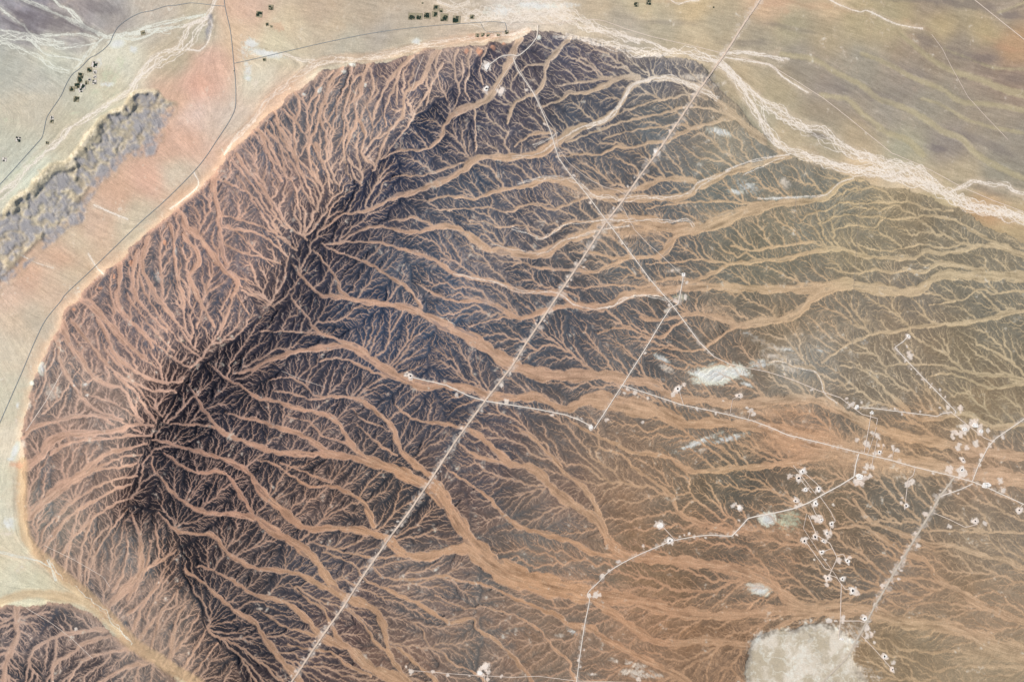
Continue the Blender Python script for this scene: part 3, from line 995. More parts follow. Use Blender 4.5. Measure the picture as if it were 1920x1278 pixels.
        while True:
            new = []
            for k in range(8):
                nbk = cur + lin[k]
                cand = z[cur] + L[k][cur] * .5 * (c[nbk] + c[cur])
                m = cand < z[nbk]
                t = nbk[m]
                z[t] = cand[m]
                new.append(t)
            pend[cur] = False
            t = np.concatenate(new)
            pend[t] = True
            # defer far ones
            allp = t[z[t] <= thr]
            if allp.size:
                cur = np.unique(allp)
                cur = cur[~blocked[cur]]
                if cur.size: continue
            allp = np.flatnonzero(pend)
            allp = allp[~blocked[allp]]
            if allp.size == 0: break
            thr = float(z[allp].min()) + 2.5
            cur = allp[z[allp] <= thr]
        # receivers
        best = np.full(N, 1e9, np.float32); rcv = np.arange(N)
        for k in range(8):
            nbk = np.clip(np.arange(N) + lin[k], 0, N - 1)
            cand = z[nbk] + L[k] * .5 * (c[nbk] + c)
            m = (cand < best) & ~o_
            best[m] = cand[m]; rcv[m] = nbk[m]
        rcv[o_] = np.flatnonzero(o_)
        # depth by pointer doubling
        dep = (~o_).astype(np.int32); ptr = rcv.copy()
        for _ in range(14):
            dep = dep + dep[ptr]; ptr = ptr[ptr]
        order = np.argsort(dep, kind='stable')
        ds = dep[order]; mx = int(ds[-1])
        st = np.searchsorted(ds, np.arange(mx + 2))
        A = np.ones(N, np.float32)
        for d in range(mx, 0, -1):
            idx = order[st[d]:st[d + 1]]
            np.add.at(A, rcv[idx], A[idx])
        A[o_] = 1
    R['mx'] = mx
    # ---------------- channel width from drained area, then spread
    hl = hill.ravel()
    zl = np.zeros(N, np.float32)
    sl = (1 + A / 6.0) ** -.55
    sl[chan.ravel()] = 0.0
    for d in range(1, mx + 1):
        idx = order[st[d]:st[d + 1]]
        r = rcv[idx]
        zl[idx] = zl[r] * (1 - .004) + sl[idx] * G
    A2 = A.reshape(gx.shape)
    Ap = A2 * (G / 1.5) ** 2                                   # drained area in fixed units
    wA = .46 * np.maximum(Ap - 4, 0) ** .245 - .60              # half width, px
    wA = np.where(wA > 1.3, 1.3 + (wA - 1.3) * .35, wA)
    wst = smooth(0, 60, 445 - .18 * (gy - 500) - gx + smooth(640, 250, gy) * 330 + smooth(700, 980, gy) * -150)
    reg = fbm(gx, gy, 110, 131, 3)
    R['reg'] = reg
    wA = wA + .38 * reg * smooth(1500, 60, Ap)
    wA = wA + (.26 + .22 * smooth(900, 1300, gx)) * smooth(30, 350, Ap)
    wA = wA + wst * (.75 * smooth(12, 160, Ap) - .05)
    F = np.where(hill, wA, -1).astype(np.float32)
    F = np.where(chan, np.maximum(F0, F), F)
    Fc = F.copy()
    F = np.where(hill, F, -1)
    for k in range(20):
        for (a, b) in offs:
            d = G * (1.4142 if a and b else 1.0)
            sh = np.roll(np.roll(F, a, 0), b, 1) - d
            F = np.maximum(F, sh)
    R.update(F=F, A=Ap, zl=zl.reshape(gx.shape), hill=hill, salt=salt, chan=chan, main=main, F0=F0, z=z.reshape(gx.shape), c=c)
    R['bx'] = bx; R['by'] = by; R['wx'] = wx; R['wy'] = wy
    # ---------------- washes
    Fw = [np.full(gx.shape, -30., np.float32) for _ in range(6)]
    thr_ = np.full(gx.shape, -30., np.float32)       # crisp pale strands of the braided washes
    def draw(T_, P, W):
        ok = (P[:, 0] > X0 + 6) & (P[:, 0] < X1 - 6) & (P[:, 1] > Y0 + 6) & (P[:, 1] < Y1 - 6)
        j, i = cell(P[ok, 0], P[ok, 1])
        d = np.hypot(px[j, i] - P[ok, 0], py[j, i] - P[ok, 1])
        np.maximum.at(T_, (j, i), (W[ok] - d * .5).astype(np.float32))
    def strands(P, W, n, spread, wid, rr):
        T = np.gradient(P, axis=0); T /= np.maximum(np.hypot(T[:, 0], T[:, 1]), 1e-6)[:, None]
        Nn = np.c_[-T[:, 1], T[:, 0]]
        s = np.arange(len(P)) * .6
        for _ in range(n):
            o = vnoise(s, s * 0 + rr.random() * 999, 26 + 30 * rr.random(), int(rr.random() * 1e6)) * .9 + vnoise(s, s * 0 + rr.random() * 999, 9, int(rr.random() * 1e6)) * .35
            on = vnoise(s, s * 0 + rr.random() * 999, 45, int(rr.random() * 1e6))
            ww = wid * .8 * (.4 + .75 * rr.random()) * (1 + .5 * vnoise(s, s * 0, 7, int(rr.random() * 1e6)))
            ww = np.where(on > -.35, ww, ww - (-.35 - on) * 6)
            draw(thr_, P + Nn * (o * W * .5 * spread)[:, None], ww)
    for pts, w, k in parse_lines(WASH):
        P, W = spline(pts, w)
        ok = (P[:, 0] > X0 + 6) & (P[:, 0] < X1 - 6) & (P[:, 1] > Y0 + 6) & (P[:, 1] < Y1 - 6)
        j, i = cell(P[:, 0], P[:, 1])
        T = np.gradient(P, axis=0); T /= np.maximum(np.hypot(T[:, 0], T[:, 1]), 1e-6)[:, None]
        np.maximum.at(Fw[k], (j[ok], i[ok]), (W[ok] * .5).astype(np.float32))
        np.add.at(tx, (j, i), (T[:, 0] * W).astype(np.float32)); np.add.at(ty, (j, i), (T[:, 1] * W).astype(np.float32))
        if k in (0, 1, 4): strands(P, W, 3 + int(W.mean() / 2.2), 1.9, .72, rr)
        if k == 2: strands(P, W, 2 + int(W.mean() / 3), 1.2, .45, rr)
    for pts, w, k in parse_lines(THREAD):
        P, W = spline(pts, w)
        strands(P, W, k, 1.0, .95 if P[:, 0].mean() < 450 and P[:, 1].mean() < 400 else .55, rr)
    for _ in range(5):
        for (a, b) in offs:
            thr_ = np.maximum(thr_, np.roll(np.roll(thr_, a, 0), b, 1) - G * (1.4142 if a and b else 1.0))
    R['thr'] = thr_
    for k in range(6):
        f = Fw[k]
        for _ in range(24):
            for (a, b) in offs:
                f = np.maximum(f, np.roll(np.roll(f, a, 0), b, 1) - G * (1.4142 if a and b else 1.0))
        Fw[k] = f
    R['Fw'] = Fw
    # ---------------- flow direction and streaks along it
    dv = shepard([[float(v) for v in l.split()] for l in DIRS.strip().splitlines()], 2)
    ww = .004 + .05 * (~(main | sw))
    tx += dv[..., 0] * ww; ty += dv[..., 1] * ww
    dx = blur(tx, 5) + blur(tx, 16) * .5 + blur(tx, 40) * .3
    dy = blur(ty, 5) + blur(ty, 16) * .5 + blur(ty, 40) * .3
    n = np.hypot(dx, dy) + 1e-9; dx /= n; dy /= n
    w0 = rng.random(gx.shape, dtype=np.float32)
    w1 = blur(rng.random(gx.shape, dtype=np.float32), 1); w1 = (w1 - w1.mean()) / w1.std() * .29 + .5
    acc0 = np.zeros_like(w0); acc1 = np.zeros_like(w0); nn = 0
    J, I = np.mgrid[0:NY, 0:NX].astype(np.float32)
    for sgn in (1, -1):
        cj, ci = J.copy(), I.copy()
        for k in range(12):
            jj = np.clip(cj, 0, NY - 1).astype(np.int32); ii = np.clip(ci, 0, NX - 1).astype(np.int32)
            if k < 6: acc0 += w0[jj, ii]
            acc1 += w1[jj, ii]; nn += 1
            cj += sgn * dy[jj, ii] * 1.3; ci += sgn * dx[jj, ii] * 1.3
    st0 = acc0 / 12; st1 = acc1 / nn
    R['st0'] = (st0 - st0.mean()) / st0.std(); R['st1'] = (st1 - st1.mean()) / st1.std()
    return R
#--END--
#--COL--
def lin(c):
    c = np.asarray(c, np.float32) / 255.0
    return np.where(c <= .04045, c / 12.92, ((c + .055) / 1.055) ** 2.4).astype(np.float32)

LIGHT = (1.0, 1.0, 1.0)      # what a flat white card returns under this sun and sky

def rows(txt):
    return [[float(v) for v in l.split()] for l in txt.strip().splitlines()]

ROAD_PTS = []
def roads_parsed():
    out = []
    for ln in ROAD.strip().splitlines():
        name, label, w, k, p = ln.split('|')
        out.append((name, label, float(w), int(k), parse_poly(p)))
    return out

def compose(R):
    bx, by, F, hill = R['bx'], R['by'], R['F'], R['hill']
    fld = [[r[0], r[1]] + list(lin(r[2:5])) + list(lin(r[5:8])) + r[8:] for r in rows(FLD)]
    f = shepard(fld, 8)
    rock, sand, rel, hb = f[..., 0:3], f[..., 3:6], f[..., 6], f[..., 7]
    def desat(c, k):
        g_ = (c * np.array([.3, .55, .15], np.float32)).sum(-1, keepdims=True)
        return g_ + (c - g_) * k
    D = R['D']; west = blur(R['west'].astype(np.float32), 1)
    east = 1 - west
    Dc = blur(D, 34)
    dark = np.exp(-D / 55.) * east  # darker rock east of the crest, with the ridge's shade painted in
    rock = rock * (1 - (.34 + .10 * smooth(450, 700, gy)) * dark + .12 * east * smooth(120, 500, Dc) + west * (.16 - .25 * np.exp(-D / 14.)))[..., None]
    rock = desat(rock, .62) * 1.04; sand = desat(sand, .86) * 1.09
    sand = desat(sand, 1 - .10 * west[..., None])
    plain = shepard([[r[0], r[1]] + list(lin(r[2:5])) for r in rows(PLN)], 3, 3.6)
    nwp = smooth(700, 450, gx)[..., None]
    plain = plain * (1 + nwp * np.array([.17, .13, .11], np.float32))
    n1 = fbm(gx, gy, 42, 91, 5); n2 = fbm(gx, gy, 11, 97, 3); n3 = fbm(gx, gy, 4, 101, 2)
    st, sf = R['st1'], R['st0']
    # --- boundary softness between hill and plain: rock islands near the margin
    hs = np.clip(blur(hill.astype(np.float32), 7), 0, 1)
    warm = smooth(640, 900, gy) * smooth(450, 680, gx)
    warm = warm * smooth(1500, 1150, gx)
    warm = np.maximum(warm, .12 * smooth(1150, 1400, gx) * smooth(560, 720, gy))[..., None]
    rock = rock * (1 + warm * np.array([.42, .18, -.04], np.float32))
    mid = (smooth(40, 130, Dc) * smooth(900, 500, Dc) * east * smooth(1250, 900, gx))[..., None]
    lr = (smooth(1150, 1350, gx) * smooth(800, 900, gy) * smooth(1900, 1600, gx))[..., None]
    rt = (smooth(1150, 1400, gx) * smooth(250, 420, gy))[..., None]
    rock = rock * (1 + mid * np.array([.24, .20, .06], np.float32)) * (1 - .16 * lr) * (1 - rt * np.array([.10, .13, .16], np.float32))
    # rock tone variety: strata along the flow, blotches, and blue shade painted high above channels
    blue_shade = smooth(6.5, 12, R['zl']) * hill * smooth(1250, 900, gx)
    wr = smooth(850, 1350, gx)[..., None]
    rock = rock * (1 - .30 * blue_shade * east * smooth(700, 200, Dc))[..., None] * np.stack([1 - .22 * blue_shade, 1 - .05 * blue_shade, 1 + .10 * blue_shade], -1)
    tone = 1 + .18 * n1 + .20 * R['reg'] + .13 * n2 + .07 * n3 + .05 * sf
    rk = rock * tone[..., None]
    hue = 1.5 * fbm(gx + 30 * n1, gy + 30 * n2, 120, 111, 4)                      # reddish versus bluish beds
    rk = rk * (1 + west[..., None] * np.array([.06, -.06, -.22], np.float32))
    rk = rk * (np.stack([.93 + .13 * hue, .98 - .02 * hue, 1.06 - .12 * hue], -1) * (1 - wr) + np.stack([1.03 + .12 * hue, 1.0 + 0 * hue, .90 - .12 * hue], -1) * wr)
    Fs = F - .18 * dark + .22 * west * (1 - .7 * np.exp(-D / 30.)) * hill + .45 * n2 + .25 * n3 + PATCHF(gx, gy, hs, n1)
    A = R['A']
    s = smooth(-.62, .72, Fs)
    fine = smooth(3, 20, A) * (.50 - .26 * dark + .06 * west) * (1 + .7 * R['reg']) * hill
    s = np.maximum(s, fine)
    sn = sand * (1 + .07 * n1 + .05 * n2 + (.085 + .05 * smooth(2, 5, F)) * st + .09 * sf)[..., None]
    # islands of rock and dark streaks inside wide channels
    isl = smooth(1.0, 1.9, st + .5 * n2 + .3 * n3) * smooth(.6, 2.5, F) * (1 - smooth(9, 14, F)) * .5
    s = s * (1 - isl)
    lt = (smooth(.9, 2.0, sf + .6 * n3) * smooth(1.2, 3, F) * .30)[..., None]
    sn = sn * (1 - lt) + lin([226, 200, 168]) * lt
    # fine channels are a bit greyer than the big ones
    k = smooth(.3, 2.3, F)[..., None]
    pale = desat(sn, .52) * np.array([1.05, 1.03, 1.02], np.float32)
    k = np.maximum(k, smooth(.3, 1.0, PATCHF(gx, gy, hs, n1))[..., None])
    pk = (.62 * smooth(1350, 900, gx) * (1 - .5 * west))[..., None]
    sn = sn * (1 - pk * (1 - k)) + pale * pk * (1 - k)
    sn = sn * (.93 + .09 * k) + (1 - k) * .04 * rk
    hz = (.08 * smooth(1250, 1700, gx) + .28 * smooth(1600, 1850, gx) * smooth(1050, 1200, gy))[..., None]
    rk = rk * (1 - hz) + sand * .8 * hz
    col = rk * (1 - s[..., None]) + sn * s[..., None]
    # --- plains
    mw = np.maximum.reduce([R['Fw'][i_] for i_ in range(6)])
    nearw = smooth(-16, 0, mw)
    ne = smooth(950, 1250, gx) * smooth(520, 430, gy)
    ca, sa = math.cos(.30), math.sin(.30)
    an = fbm((gx * ca + gy * sa) / 7, -gx * sa + gy * ca, 7, 401, 3)
    an2 = fbm((gx * ca + gy * sa) / 5, -gx * sa + gy * ca, 26, 411, 3)
    an3 = fbm((gx * ca + gy * sa) / 4, -gx * sa + gy * ca, 3.5, 417, 2)
    iso = .5 * n3 + .7 * fbm(gx, gy, 6, 421, 3)
    pc = plain * (1 + .06 * n1 + .05 * n2 + .04 * (sf + st) * nearw * (1 - .6 * ne) + (.07 * an + .08 * an2 + .07 * an3) * ne + .075 * iso * (1 - .5 * ne))[..., None]
    pc = pc * np.array([1.0, .985, .93], np.float32) ** ne[..., None]
    pc = pc * (1 + .36 * smooth(950, 1350, gx) * smooth(480, 420, gy))[..., None]
    pc = pc * (1 + .09 * smooth(.7, 1.7, st) - .06 * smooth(.6, 1.6, -st) + .05 * sf + .05 * n3 + .05 * fbm(gx, gy, 2.6, 453, 2))[..., None]
    hu = fbm(gx, gy, 70, 431, 4)
    pc = desat(pc, .80 + .25 * ne[..., None]) * np.stack([1.01 + .06 * hu, 1 + 0 * hu, .99 - .07 * hu], -1)
    apron = blur(hill.astype(np.float32), 14) * smooth(620, 480, gx) * smooth(1120, 1060, gy)
    ap = (smooth(.03, .5, apron + .16 * n2 + .22 * n1) * .62)[..., None]
    pc = pc * (1 - ap) + lin([206, 172, 144]) * (1 + .06 * st + .05 * n3)[..., None] * ap
    hm = smooth(.42, .58, hs + .12 * n2 + .1 * n3)
    hm = np.where(hill, np.maximum(hm, smooth(.2, .5, hs)), hm)
    # near the margin sand from the channels floods the rock
    wside = smooth(700, 450, gx)
    flood = smooth(.98, .5, hs) * smooth(-.5, .9, n2 + .9 * n1 + .5) * (.35 + .45 * wside)
    col = col * (1 - flood[..., None]) + sand * flood[..., None]
    hm = hm[..., None]
    col = col * hm + pc * (1 - hm)
    # --- washes
    WC = [lin([224, 204, 180]), lin([208, 206, 184]), lin([216, 180, 150]), lin([190, 176, 140]), lin([220, 202, 178]), lin([208, 176, 136])]
    wz = np.zeros_like(F)
    for kk in range(6):
        w = R['Fw'][kk]
        if kk == 3:
            m = smooth(-3, 3.0, w + 2.0 * n2 + 1.5 * an + 1.5 * n3) * .62
        elif kk == 5:
            m = smooth(-5.5, 3.5, w + 2.5 * n2) * .62
        elif kk == 2:
            m = smooth(-6, 4, w + 2.5 * n2 + n3) * .45
        else:
            m = smooth(-9, 3, w + 3 * n2 + n3 + .8 * st) * (.40 if kk != 1 else .25)
        c = WC[kk] * (1 + .06 * st + .05 * n3)[..., None]
        m = m[..., None]
        col = col * (1 - m) + c * m
        wz = np.maximum(wz, m[..., 0])
    th = smooth(-.75, .45, R['thr'] + .35 * n3)[..., None] * (.64 + .2 * smooth(500, 400, gx) + .16 * smooth(1000, 1150, gx))[..., None]
    nw = smooth(460, 380, gx)[..., None]
    gr = smooth(.45, .75, (R['Fw'][1] > R['Fw'][4] - 1).astype(np.float32))[..., None] * nw
    tc = lin([250, 238, 224]) * (1 - gr) + lin([236, 236, 222]) * gr
    tc = tc * (1 - .10 * smooth(700, 500, gx) * smooth(300, 700, gy))[..., None]
    col = col * (1 - th) + tc * th * (1 + .05 * n3[..., None])
    # --- bright bare patches
    PC = [lin([232, 232, 226]), lin([228, 214, 196]), lin([206, 210, 180]), lin([222, 166, 134]), lin([112, 104, 108])]
    rdg = 1 - 2.4 * np.abs(fbm(gx, gy, 9, 455, 3))
    spk = .5 + .26 * fbm(gx, gy, 7, 451, 2) + .34 * fbm(gx, gy, 2.6, 453, 2) + .16 * (rdg - .2) + .10 * st - .25 * (s - .5) * hill
    for x, y, rx, ry, a, stg, kk in rows(PATCH):
        if stg <= 0: continue
        i0, i1 = int((x - X0 - 2.2 * max(rx, ry)) / G), int((x - X0 + 2.2 * max(rx, ry)) / G) + 2
        j0, j1 = int((y - Y0 - 2.2 * max(rx, ry)) / G), int((y - Y0 + 2.2 * max(rx, ry)) / G) + 2
        i0, j0 = max(i0, 0), max(j0, 0)
        q = (slice(j0, j1), slice(i0, i1))
        ca, sa = math.cos(math.radians(a)), math.sin(math.radians(a))
        dx, dy = gx[q] - x, gy[q] - y
        u = (dx * ca + dy * sa) / rx; v = (-dx * sa + dy * ca) / ry
        d = np.sqrt(u * u + v * v)
        big = min(1, max(rx, ry) / 14)
        n = .5 * n1[q] * big + .55 * n2[q] + .35 * n3[q]
        m = smooth(1.25, .45, d + n) * min(stg, 1)
        if kk == 3 and x > 1000: m = smooth(1.5, .2, d + .8 * n + .1 * st[q]) * stg * .22
        if kk in (0, 1, 2):
            dens = np.exp(-(d + .35 * n) ** 2 * 1.1) * min(stg, 1.25)
            th_ = 1.0 - (1.15 if stg < 1 else 2.1) * dens
            m = smooth(th_ - .30, th_ + .42, spk[q]) * smooth(.04, .3, dens) * (.55 + .35 * min(stg, 1.2))
            if kk == 2: m = m * .75
        if kk == 4: m = smooth(1.4, .3, d + .6 * n1[q] + .3 * n2[q] + .12 * st[q]) * stg * (.55 if x > 1000 else .8)
        m = np.clip(m, 0, 1)[..., None]
        if kk in (0, 1): m = m * (1 - .55 * s[q][..., None] * hill[q][..., None])
        pcc = PC[int(kk)] * (1 + .10 * np.clip(n2[q] + n3[q], -1, 1))[..., None] if kk < 3 else PC[int(kk)]
        if kk == 0: pcc = pcc * (1 - .16 * smooth(.3, 1.2, d)[..., None] * np.array([.4, .5, 1.3], np.float32))
        col[q] = col[q] * (1 - m) + pcc * m
    # --- small scraped patches beside the roads and round the wells
    rq = np.random.default_rng(21)
    SC = [(a, b, c, .9) for a, b, c in rows(SCRAPE)]
    for w in WELLS: SC.append((w[0], w[1], w[2] * 1.25, 1.0))
    for name, label, w, k, P in roads_parsed():
        if k in (1, 2):
            Q, _ = spline(P, np.ones(len(P)), 4.0)
            for x_, y_ in Q:
                o_ = rq.normal(size=2) * (1.5 if k == 1 else 3.2)
                SC.append((x_ + o_[0], y_ + o_[1], (1.2 if k == 1 else 2.6) + rq.random() * 2, .10 + .22 * rq.random()))
        if k == 2:
            Q, _ = spline(P, np.ones(len(P)), 5.0)
            T = np.gradient(Q, axis=0); T /= np.hypot(T[:, 0], T[:, 1])[:, None]
            for n_ in range(len(Q)):
                if rq.random() < .28:
                    o = (w * .5 + 1.5 + rq.random() * 3) * (1 if rq.random() < .6 else -1)
                    SC.append((Q[n_, 0] - T[n_, 1] * o, Q[n_, 1] + T[n_, 0] * o, .8 + rq.random() * .9, .35 + .4 * rq.random()))
    for x, y, r, a in SC:
        R_ = r * 2.2 + 3
        i0, i1 = max(0, int((x - X0 - R_) / G)), int((x - X0 + R_) / G) + 2
        j0, j1 = max(0, int((y - Y0 - R_) / G)), int((y - Y0 + R_) / G) + 2
        q = (slice(j0, j1), slice(i0, i1))
        an_ = (x * 7.3 + y * 3.1) % 3.14; asp = .75 + .6 * ((x * 1.7 + y * 2.3) % 1.0)
        uu = ((px[q] - x) * math.cos(an_) + (py[q] - y) * math.sin(an_)) * asp; vv = (-(px[q] - x) * math.sin(an_) + (py[q] - y) * math.cos(an_)) / asp
        d = (np.abs(uu) ** 4 + np.abs(vv) ** 4) ** .25 / (r * .92)
        m = (smooth(1.35, .8, d * .85 + .75 * n3[q] + .5 * n2[q] + .25 * (spk[q] - .5)) * a * .95)[..., None]
        cc = lin([236, 222, 208]) if (int(x * 3 + y) % 3) else lin([240, 222, 206])
        col[q] = col[q] * (1 - m) + cc * m
    # --- salt flat
    sm = blur(R['salt'].astype(np.float32), 2)[..., None]
    sm = smooth(.25, .85, blur(R['salt'].astype(np.float32), 9) + .45 * n2 + .3 * n1 + .3 * n3)[..., None]
    sw1 = fbm(gx + 14 * n1, gy + 14 * n2, 24, 461, 5)
    t = smooth(-.35, .35, sw1)[..., None]
    sc = lin([194, 180, 156]) * (1 - t) + lin([226, 214, 196]) * t
    sw2 = np.abs(fbm(gx + 8 * n2, gy + 8 * n1, 20, 471, 4))
    t2 = (smooth(.10, .0, sw2) * .55 + smooth(.25, .6, n2 + .5 * sw1 + .4 * n3) * .5)[..., None]
    sc = sc * (1 - t2) + lin([232, 228, 214]) * t2
    col = col * (1 - sm) + sc * (1 + .05 * n3)[..., None] * sm
    # --- heights
    D = R['D']
    zl = R['zl']
    flat = smooth(-.3, 1.4, R['F'])
    loc = .10 * rel * np.where(hill, zl, 0) * (1 - flat)
    loc = loc + .12 * n3 * rel * .5 * hill * (1 - flat)
    H = (hb + 15 * np.exp(-D / 60.) * smooth(1330, 1200, gy)) * smooth(.0, .8, hs)
    H = np.where(hs > .01, H, 0) + loc * hm[..., 0]
    H = H + .35 * n1 * (1 - hm[..., 0]) + .06 * n2 - .10 * wz
    col, H, R['mesa'] = MESAS(col, H, n1, n2, n3, pc)
    col = col / np.array(LIGHT, np.float32)
    return np.clip(col, .004, .92), H.astype(np.float32), s, rel

SCRAPE = """
987 170 2.4
1021 234 2
1077 330 2.6
1106 381 2.2
1150 390 2
1144 407 2
1166 457 1.7
1095 501 2
1070 525 1.4
1021 601 1.8
1217 523 2.6
1177 350 1.3
1266 564 3
1254 572 2.6
1284 557 3
1287 529 2
1260 507 2
1256 251 2.6
1256 247 2
1231 286 4.6
1226 290 3
857 740 3
940 722 2.6
1035 777 2.6
1090 784 2
1137 786 3
1205 791 1.8
1176 729 2.4
1170 736 2
1190 736 3
1214 746 2.4
1281 720 3.4
1306 766 2
1342 775 2.4
1209 662 2.2
1376 946 3.6
1521 731 1.8
1470 701 2
1587 747 2
1615 754 2
1595 758 5
1677 766 1.6
1691 776 1.4
1725 772 2
1762 764 1.8
1777 764 3
1801 765 4
1709 691 1.4
1719 701 1.4
1729 711 1.5
1744 726 1.8
1761 730 1.8
1772 744 1.6
1747 719 1
1706 667 4.4
1704 660 3.6
1700 649 2
1697 677 2
1606 825 3.6
1625 832 5
1635 811 3
1645 817 4
1647 834 3
1656 834 2
1675 839 3.4
1682 844 3.4
1669 855 2.4
1641 850 4
1625 875 4.4
1634 875 3.8
1620 884 3.4
1632 891 2.4
1604 902 5
1612 903 6
1617 897 5
1702 907 5
1711 902 4
1692 932 2
1690 942 2.4
1750 887 2
1781 920 1.8
1797 924 1.6
1752 937 1.4
1876 901 4
1880 919 5
1880 820 2.4
1855 834 3.4
1862 826 3
1840 852 3
1838 862 2.4
1836 872 2.4
1797 836 4.6
1786 819 3
1792 810 5
1801 813 5
1810 802 6
1803 799 4
1825 792 7
1837 807 6
1852 806 3
1830 832 5
1812 837 4
1797 880 4
1804 887 5
1780 879 6
1800 893 4
1562 946 2
1480 891 4
1499 946 4
1492 950 3
1630 892 2
1554 1162 4
1566 1163 1.6
1780 986 3
1846 980 3
1720 1022 3
1716 999 2.4
1735 963 4
1705 1022 1.8
1692 1044 3
1684 1063 2.4
1690 1069 2
1672 1080 2
1684 1085 2
1654 1098 3
1640 1133 3
1625 1178 5
1626 1189 6
1634 1188 4
1639 1204 2.4
1676 1240 4
1580 1160 4
1550 1095 3
1592 1044 3
1527 1048 1.6
1547 1048 1.6
1607 1110 4
1572 1050 4
1550 999 5
1556 997 3
1534 972 6
1528 968 5
1205 1023 2.4
1207 1028 1
1274 1005 2
1283 1002 1.6
1292 1000 2
1302 1005 2
1322 1007 2
1242 1019 3
1142 1068 2
1130 1078 3
1160 1052 3
1382 1002 2
1385 974 2
1095 1217 2
1085 1235 2
1089 1249 1.6
1117 1114 5
1125 1113 3
672 1106 1.6
600 1205 2.4
762 1249 2
770 1258 4
812 1257 2.4
839 1264 2
880 1265 2
940 1266 2
950 752 3.4
1238 982 5
1228 984 3
1110 1262 2
1197 1272 3
916 1258 3
914 1272 3
933 172 4
938 176 5
942 168 3
1407 770 3
1400 764 2
1412 776 3
1390 742 3
1356 751 1.5
1274 724 3
1268 732 4
1262 740 3
100 1278 2
143 1178 2
300 1090 1.4
165 740 2
140 722 1.6
"""
WELLS = [
 (770, 704, 4.2, 'lone oil well pad at the left end of the winding white road', 1),
 (913, 125, 5.0, 'bright white cleared pad at the end of the looping rim road', 0),
 (912, 168, 4.2, 'well pad with a black pit in the dark hills below the rim road', 1),
 (941, 172, 4.6, 'bright white pad in the olive valley right of its black pitted neighbour', 0),
 (1108, 800, 3.4, 'small white pad where the two straight white roads meet at the lower middle', 0),
 (1271, 729, 3.8, 'well pad with a dark pit on pale blotches under the salt patch', 1),
 (1385, 741, 3.6, 'small well pad on orange sand at the end of a curved spur', 1),
 (1703, 630, 3.0, 'small well pad at the upper end of the bent white road', 1),
 (1504, 883, 3.8, 'upper of the two well pads at the top of the lower oil cluster', 1),
 (1497, 896, 4.2, 'well pad just below the topmost pad of the lower oil cluster', 1),
 (1510, 917, 3.2, 'small well pad up and left of the cluster road fork', 1),
 (1535, 916, 3.6, 'well pad just above the fork of the cluster road', 1),
 (1492, 938, 4.0, 'well pad left of the cluster road with pale spill to its right', 1),
 (1529, 943, 4.2, 'well pad with a pinkish apron just below the cluster road', 1),
 (1649, 847, 3.0, 'well pad with a dark pit beside the middle works tracks', 1),
 (1805, 862, 3.0, 'upper of the two well pads left of the right hand works road', 1),
 (1804, 880, 3.4, 'lower of the two well pads left of the right hand works road', 1),
 (1699, 947, 3.2, 'isolated well pad at the foot of a long thin track', 1),
 (1911, 956, 4.0, 'well pad at the right edge of the picture', 1),
 (1540, 974, 2.6, 'small well pad on the dusty ground of the cluster right of the green silt', 1),
 (1559, 981, 3.4, 'bright well pad at the end of the short upper right cluster track', 1),
 (1528, 1005, 4.2, 'large white well pad at the bend of the main cluster track', 1),
 (1550, 999, 2.8, 'faint well pad right of the large white cluster pad', 1),
 (1544, 1013, 2.6, 'small well pad right under the bend of the main cluster track', 1),
 (1508, 1013, 4.0, 'white well pad at the left end of the left straight cluster track', 1),
 (1541, 1034, 3.2, 'well pad in the very middle of the oil cluster', 1),
 (1589, 1051, 3.8, 'white well pad at the right of the oil cluster', 1),
 (1552, 1083, 4.0, 'white well pad at the lower left end of the cluster track', 1),
 (1579, 1084, 3.0, 'well pad above the lower track of the oil cluster', 1),
 (1598, 1106, 4.4, 'large white well pad at the lower right tip of the oil cluster', 1),
 (1828, 976, 3.6, 'well pad at the end of the thin bent track on the right', 1),
 (1621, 1159, 3.8, 'well pad with a black pit just above the salt flat', 1),
 (1659, 1230, 3.6, 'well pad beside the straight track right of the salt flat', 1),
 (1673, 1254, 3.4, 'lowest well pad at the very end of the straight track', 1),
 (1238, 984, 4.6, 'bright pad at the upper end of the short spur over the winding road', 0),
 (1256, 1013, 4.4, 'ring shaped pad on the winding road at the lower middle', 1),
 (1104, 1115, 2.8, 'small ring pad where the winding road turns toward the bottom edge', 0),
 (1386, 951, 3.4, 'pale pad left of the green silt flats', 0),
 (1230, 286, 3.6, 'white camp pad on the diagonal pipeline road', 0),
 (910, 1248, 5.0, 'largest pale pad above the track at the bottom edge', 0),
 (900, 1260, 4.0, 'pale pad just left of the largest pad at the bottom edge', 0),
]
